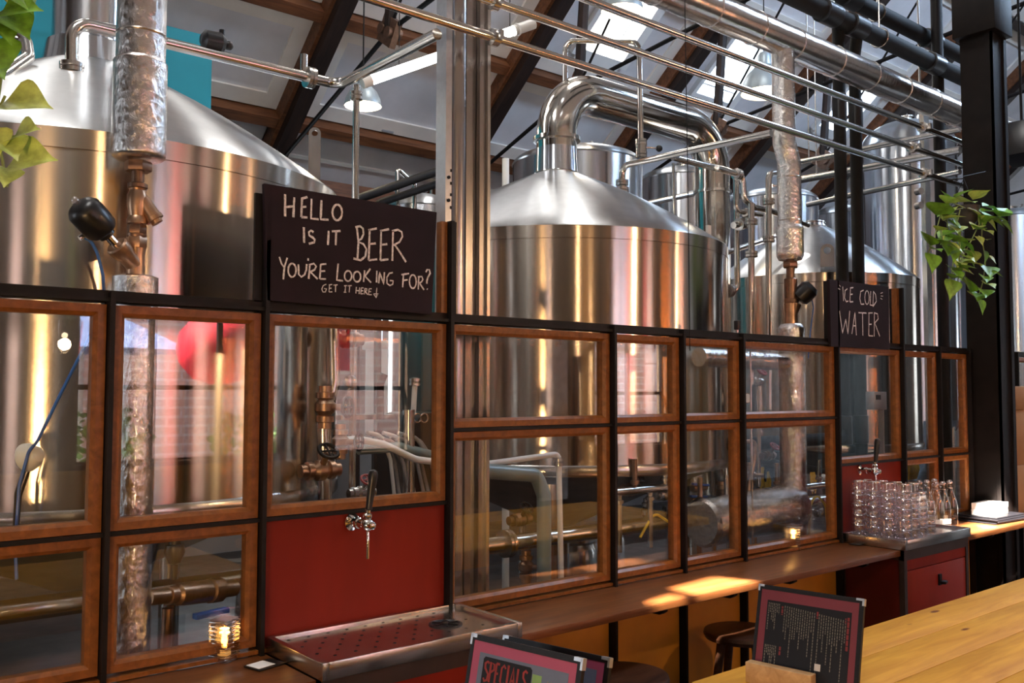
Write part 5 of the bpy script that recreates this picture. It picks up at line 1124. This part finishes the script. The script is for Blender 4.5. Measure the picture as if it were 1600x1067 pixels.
for k, (x, y, l) in enumerate(((1095, 757, 'upper blue lever valve behind the lower centre pane'), (1092, 776, 'lower blue lever valve behind the lower centre pane'))):
    p = at(x, y, 3.3); t = thing('lever_valve', p, l, 'valve'); m = MB(); m.lathe([(.02, -.06), (.026, -.03), (.026, .03), (.02, .06)], p+V((.02, .03, -.02)), (1, 0, 0), 14); m.obj('body', BRONZE, t); m = MB(); m.box(p, (.14, .02, .014), Matrix.Rotation(.1, 3, 'Y'), .003); m.obj('lever', BLUEV, t)
svc([(1150, 715), (1292, 738)], 3.6, .03, 'dark pipe crossing low behind the right riser', FOAM)
for k, (x, y) in enumerate(((1190, 745), (1198, 752), (1270, 752))):
    p = at(x, y, 3.4); m = MB()
    for j in range(4): m.tube([p+V((.012*j-.02, 0, .06)), p+V((.02*j-.035, -.01, .0)), p+V((.016*j-.02, 0, -.06-.02*(j % 2)))], .006, .03, 6)
    tag(m.obj('yellow_strap', YEL), ['yellow rubber strap hung left of the right riser', 'second yellow rubber strap hung left of the right riser', 'yellow rubber strap hung right of the right riser'][k], 'strap')
p = at(1424, 728, 3.5); m = MB()
for j in range(5): m.tube([p+V((.03*j-.07, 0, .10)), p+V((.036*j-.075, -.02, -.02)), p+V((.03*j-.06, 0, -.10))], .013, .05, 6)
tag(m.obj('yellow_cloth', YEL), 'yellow cloth hung behind the pane above the bottles', 'cloth')
svc([(1270, 760), (1285, 745), (1300, 748)], 3.4, .02, 'white bent hose end at the lower pane left of the water tap', WPVC, .03)
for x, y, Y, h, l, k in ((985, 765, 3.3, True, 'bronze valve behind the fourth lower pane, upper left', 0), (1012, 800, 3.35, False, 'steel valve with black wheel low behind the fourth lower pane', 1), (1038, 772, 3.3, True, 'steel valve with red wheel at the right of the fourth lower pane', 2),
                      (1128, 772, 3.3, False, 'bronze valve right of the two blue levers', 0), (1080, 820, 3.35, True, 'dark valve below the two blue levers', 1), (1172, 742, 3.35, False, 'bronze valve by the yellow rubber straps', 0), (1283, 800, 3.3, True, 'steel valve low behind the pane at the water board', 2)):
    valve(x, y, Y, l, h, (BRONZE, SSW, SSW)[k], (BLK, BLK, REDV)[k], 1.05)
for k, (x0, x1, y) in enumerate(((955, 1050, 770), (1062, 1145, 796), (1160, 1296, 772))):
    a, b = at(x0, y, 3.22), at(x1, y, 3.22); t = thing('valve_manifold', a, ['steel pipe run with upright branches behind the fourth lower pane', 'steel pipe run with upright branches behind the blue levers', 'steel pipe run with upright branches behind the foil wrapped cylinder'][k], 'pipe'); b.z = a.z; m = MB(); m.tube([a, b], .022); m.obj('pipe', SSW, t)
    for j in range(4): q = a.lerp(b, (j+.5)/4); m = MB(); m.cyl(q, q+V((0, 0, .16 if j % 2 else -.30)), .014); m.lathe([(.014, 0), (.024, .004), (.024, .02), (.014, .024)], q+V((0, 0, .03 if j % 2 else -.06)), (0, 0, 1), 14); m.obj('branch', SSW if j != 1 else BRONZE, t)
    for e in (a, b): m = MB(); m.cyl((e.x, e.y, 0), e, .014); m.obj('stand', SSW, t)
for k, pts in enumerate((((1125, 830), (1140, 790), (1160, 800), (1170, 850)), ((1262, 800), (1275, 770), (1290, 790), (1294, 830)), ((1000, 840), (1022, 800), (1044, 815)))): svc(pts, 3.18+.02*k, .007, ['yellow hose loop behind the foil wrapped cylinder', 'yellow hose loop right of the right foil riser', 'yellow hose loop behind the fourth lower pane'][k], YEL, .06)
for x, y, Y, l in ((1152, 508, 2.95, 'small black sensor plug standing above the top rail'), (1172, 533, 2.97, 'lower small black sensor plug at the top rail')):
    q = at(x, y, Y); t = thing('sensor_plug', q, l, 'sensor'); m = MB(); m.box(q+V((0, 0, .0)), (.028, .028, .05), None, .005); m.obj('plug', PLAS, t); m = MB(); m.cyl(q-V((0, 0, .02)), V((q.x, q.y, .9)), .006, n=8); m.obj('stem', SSW, t)
q = at(1592, 222, 2.9); t = thing('loudspeaker', q, 'black loudspeaker at the right edge beyond the post', 'speaker'); m = MB(); m.box(q+V((.06, 0, 0)), (.22, .2, .30), Matrix.Rotation(.3, 3, 'Y'), .015); m.obj('cabinet', PLAS, t); m = MB(); m.cyl(q+V((.06, 0, .12)), V((q.x+.06, q.y, roof(q.y)-.15)), .01, n=10); m.obj('bracket', BLK, t)
# kegs and pump further in, under the tanks
for k, (x, y) in enumerate(((2.6, 5.6), (3.15, 5.7), (3.5, 6.2), (5.3, 5.6), (5.85, 5.8))):
    t = thing('beer_keg', (x, y, 0), ['steel keg standing behind the left legs of the central kettle', 'second steel keg behind the central kettle legs', 'steel keg furthest in behind the central kettle', 'steel keg between the central and right tanks', 'steel keg in front of the bluish fermenter legs'][k], 'keg', 'steel kegs'); m = MB(); c = V((x, y, 0)); m.lathe([(.17, 0), (.19, .02), (.19, .06), (.175, .09), (.20, .14), (.205, .20), (.20, .24), (.205, .30), (.20, .42), (.175, .48), (.19, .50), (.19, .56)], c, n=32); m.obj('body', SSW, t); m = MB(); m.lathe([(.04, .5), (.04, .56), (.02, .58)], c); m.obj('coupler', PLAS, t)
for k, (x0, x1, M_) in enumerate(((-2.2, -1.9, BLK), (-1.5, -1.3, BLK), (1.2, 1.5, BLK), (2.0, 2.2, GOLDW), (4.85, 5.1, BLK), (6.5, 6.62, GOLDW), (7.3, 7.5, BLK), (8.5, 9.0, WCLOTH), (11.5, 12.2, GOLDW), (13, 14.2, WCLOTH), (15.5, 17.5, GREYPVC), (-6.9, -6.5, GOLDW))):
    m = MB(); m.bx(x0, x1, YF+.005, YF+.05, .2, 4.2); S(m.obj('wall_stripe_board_%d' % (k+1), M_))  # boards added on the unseen wall to stripe the tank reflections
for k, (x, y, e) in enumerate(((-1.0, .2, 165),)):  # lamp added out of view to warm the ochre boards below the counter
    t = thing('fill_lamp', (x, y, 0), ['low warm fill lamp added out of view left of the bar tables', 'low warm fill lamp added at the far left of the bar'][k], 'lamp'); m = MB(); m.cyl((x, y, 0), (x, y, .02), .14); m.cyl((x, y, 0), (x, y, 1.1), .012); m.obj('stand', BLK, t)
    m = MB(); m.ball((x, y, 1.18), .09); m.obj('globe', emis('warm globe', (1, .62, .28), 8), t); m = MB(); m.lathe([(.10, 0), (.135, .02), (.15, .14), (.15, .20)], (x-.12, y-.10, 1.18), (.77, .62, -.12), 28, cap0=True, cap1=False); m.obj('reflector', BLK, t)
    l = bpy.data.lights.new('fill_lamp_light', 'SPOT'); l.energy = e*.75; l.color = (1, .60, .26); l.spot_size = 2.1; l.spot_blend = .6; l.shadow_soft_size = .12; o = bpy.data.objects.new('fill_lamp_light', l); COL.objects.link(o); o.location = (x+.11, y+.09, 1.17); o.rotation_euler = V((.77, .62, -.12)).to_track_quat('-Z', 'Y').to_euler()
# ------------------------------------------------------------------ the bar side of the room, seen only mirrored in glass and steel
m = MB(); m.bx(-.45, .75, YF, YF+.03, 0, 4.3); S(m.obj('wall_plywood', GOLDW))
m = MB(); m.bx(1.0, 5.2, YF, YF+.02, 0, .95); S(m.obj('wall_dado', GOLDW))
lp = V((4.2, -4.8, 2.23)); t = thing('red_lantern', lp, 'big round red fabric lantern hung outside the bar window', 'lantern'); m = MB(); m.lathe([(.10, -.42), (.30, -.36), (.45, -.18), (.49, 0), (.45, .18), (.30, .36), (.10, .42)], lp, n=24, cap0=False, cap1=False); m.obj('shade', RED, t); m = MB(); m.cyl(lp+V((0, 0, .4)), V((lp.x, lp.y, 3.6)), .006); m.obj('cord', BLK, t)
m = MB(); m.bx(5.45, 6.0, -4.95, -4.92, 2.0, 3.9); tag(m.obj('red_banner', RED), 'red cloth banner hung outside a narrow bar window', 'banner')
t = thing('glass_rack', (8.0, -2.6, 2.4), 'hanging rack of wine glasses under an orange lit strip over the bar', 'rack'); m = MB(); m.bx(6.2, 9.8, -2.9, -2.3, 2.50, 2.58); m.obj('board', DARKW, t)
for a, b in ((6.5, 7.5), (8.3, 9.4)): m = MB(); m.bx(a, b, -2.36, -2.31, 2.44, 2.50); m.obj('light_strip', ORANGE, t)
m = MB()
for x in (6.3, 9.7): m.cyl((x, -2.6, 2.58), (x, -2.6, roof(-2.6)), .012)
m.obj('hanger', BLK, t)
g = MB(); g.lathe([(.035, 0), (.004, -.012), (.004, -.09), (.030, -.125), (.036, -.16), (.030, -.21)], n=14, cap1=False); g0 = g.obj('wine_glass', CLEAR, keep=True); first = True
for i in range(16):
    for j in range(2):
        o = g0 if first else g0.copy()
        if not first: COL.objects.link(o)
        first = False; o.location = (6.35+i*.22, -2.45-j*.25, 2.498); tag(o, 'wine glass hung upside down under the orange lit bar rack', 'glass', 'hanging wine glasses')
for k, (x, y, z) in enumerate(((1.6, -1.0, 2.11), (3.9, .2, 2.75), (7.6, -1.4, 2.9), (-2.2, -1.6, 2.9), (-.1, -2.6, 3.2))):  # first pendant is seen mirrored; the others are added warm fill
    t = thing('glass_pendant', (x, y, z), ['caged glass bulb pendant over the near bar table', 'caged glass bulb pendant added for fill over the long bar table', 'caged glass bulb pendant added for fill by the wine glass rack', 'caged glass bulb pendant added for fill in the far left of the bar', 'bare bulb pendant added to light the plywood wall'][k], 'lamp', 'glass pendants over the bar')
    m = MB(); m.ball((x, y, z), .020); m.obj('bulb', BULB, t); m = MB(); m.cyl((x, y, z+.03), (x, y, z+.12), .022); m.cyl((x, y, z+.12), (x, y, roof(y)), .004, n=6); m.obj('cord', BLK, t)
    if k < 4: m = MB(); m.lathe([(.09, -.12), (.11, .10), (.05, .14)], (x, y, z), n=20, cap0=False, cap1=False); m.obj('glass_cage', CLEAR, t)
    point('pendant_light', (x, y, z-.06), [12, 60, 40, 6, 55][k], (1, .66, .34), .04)
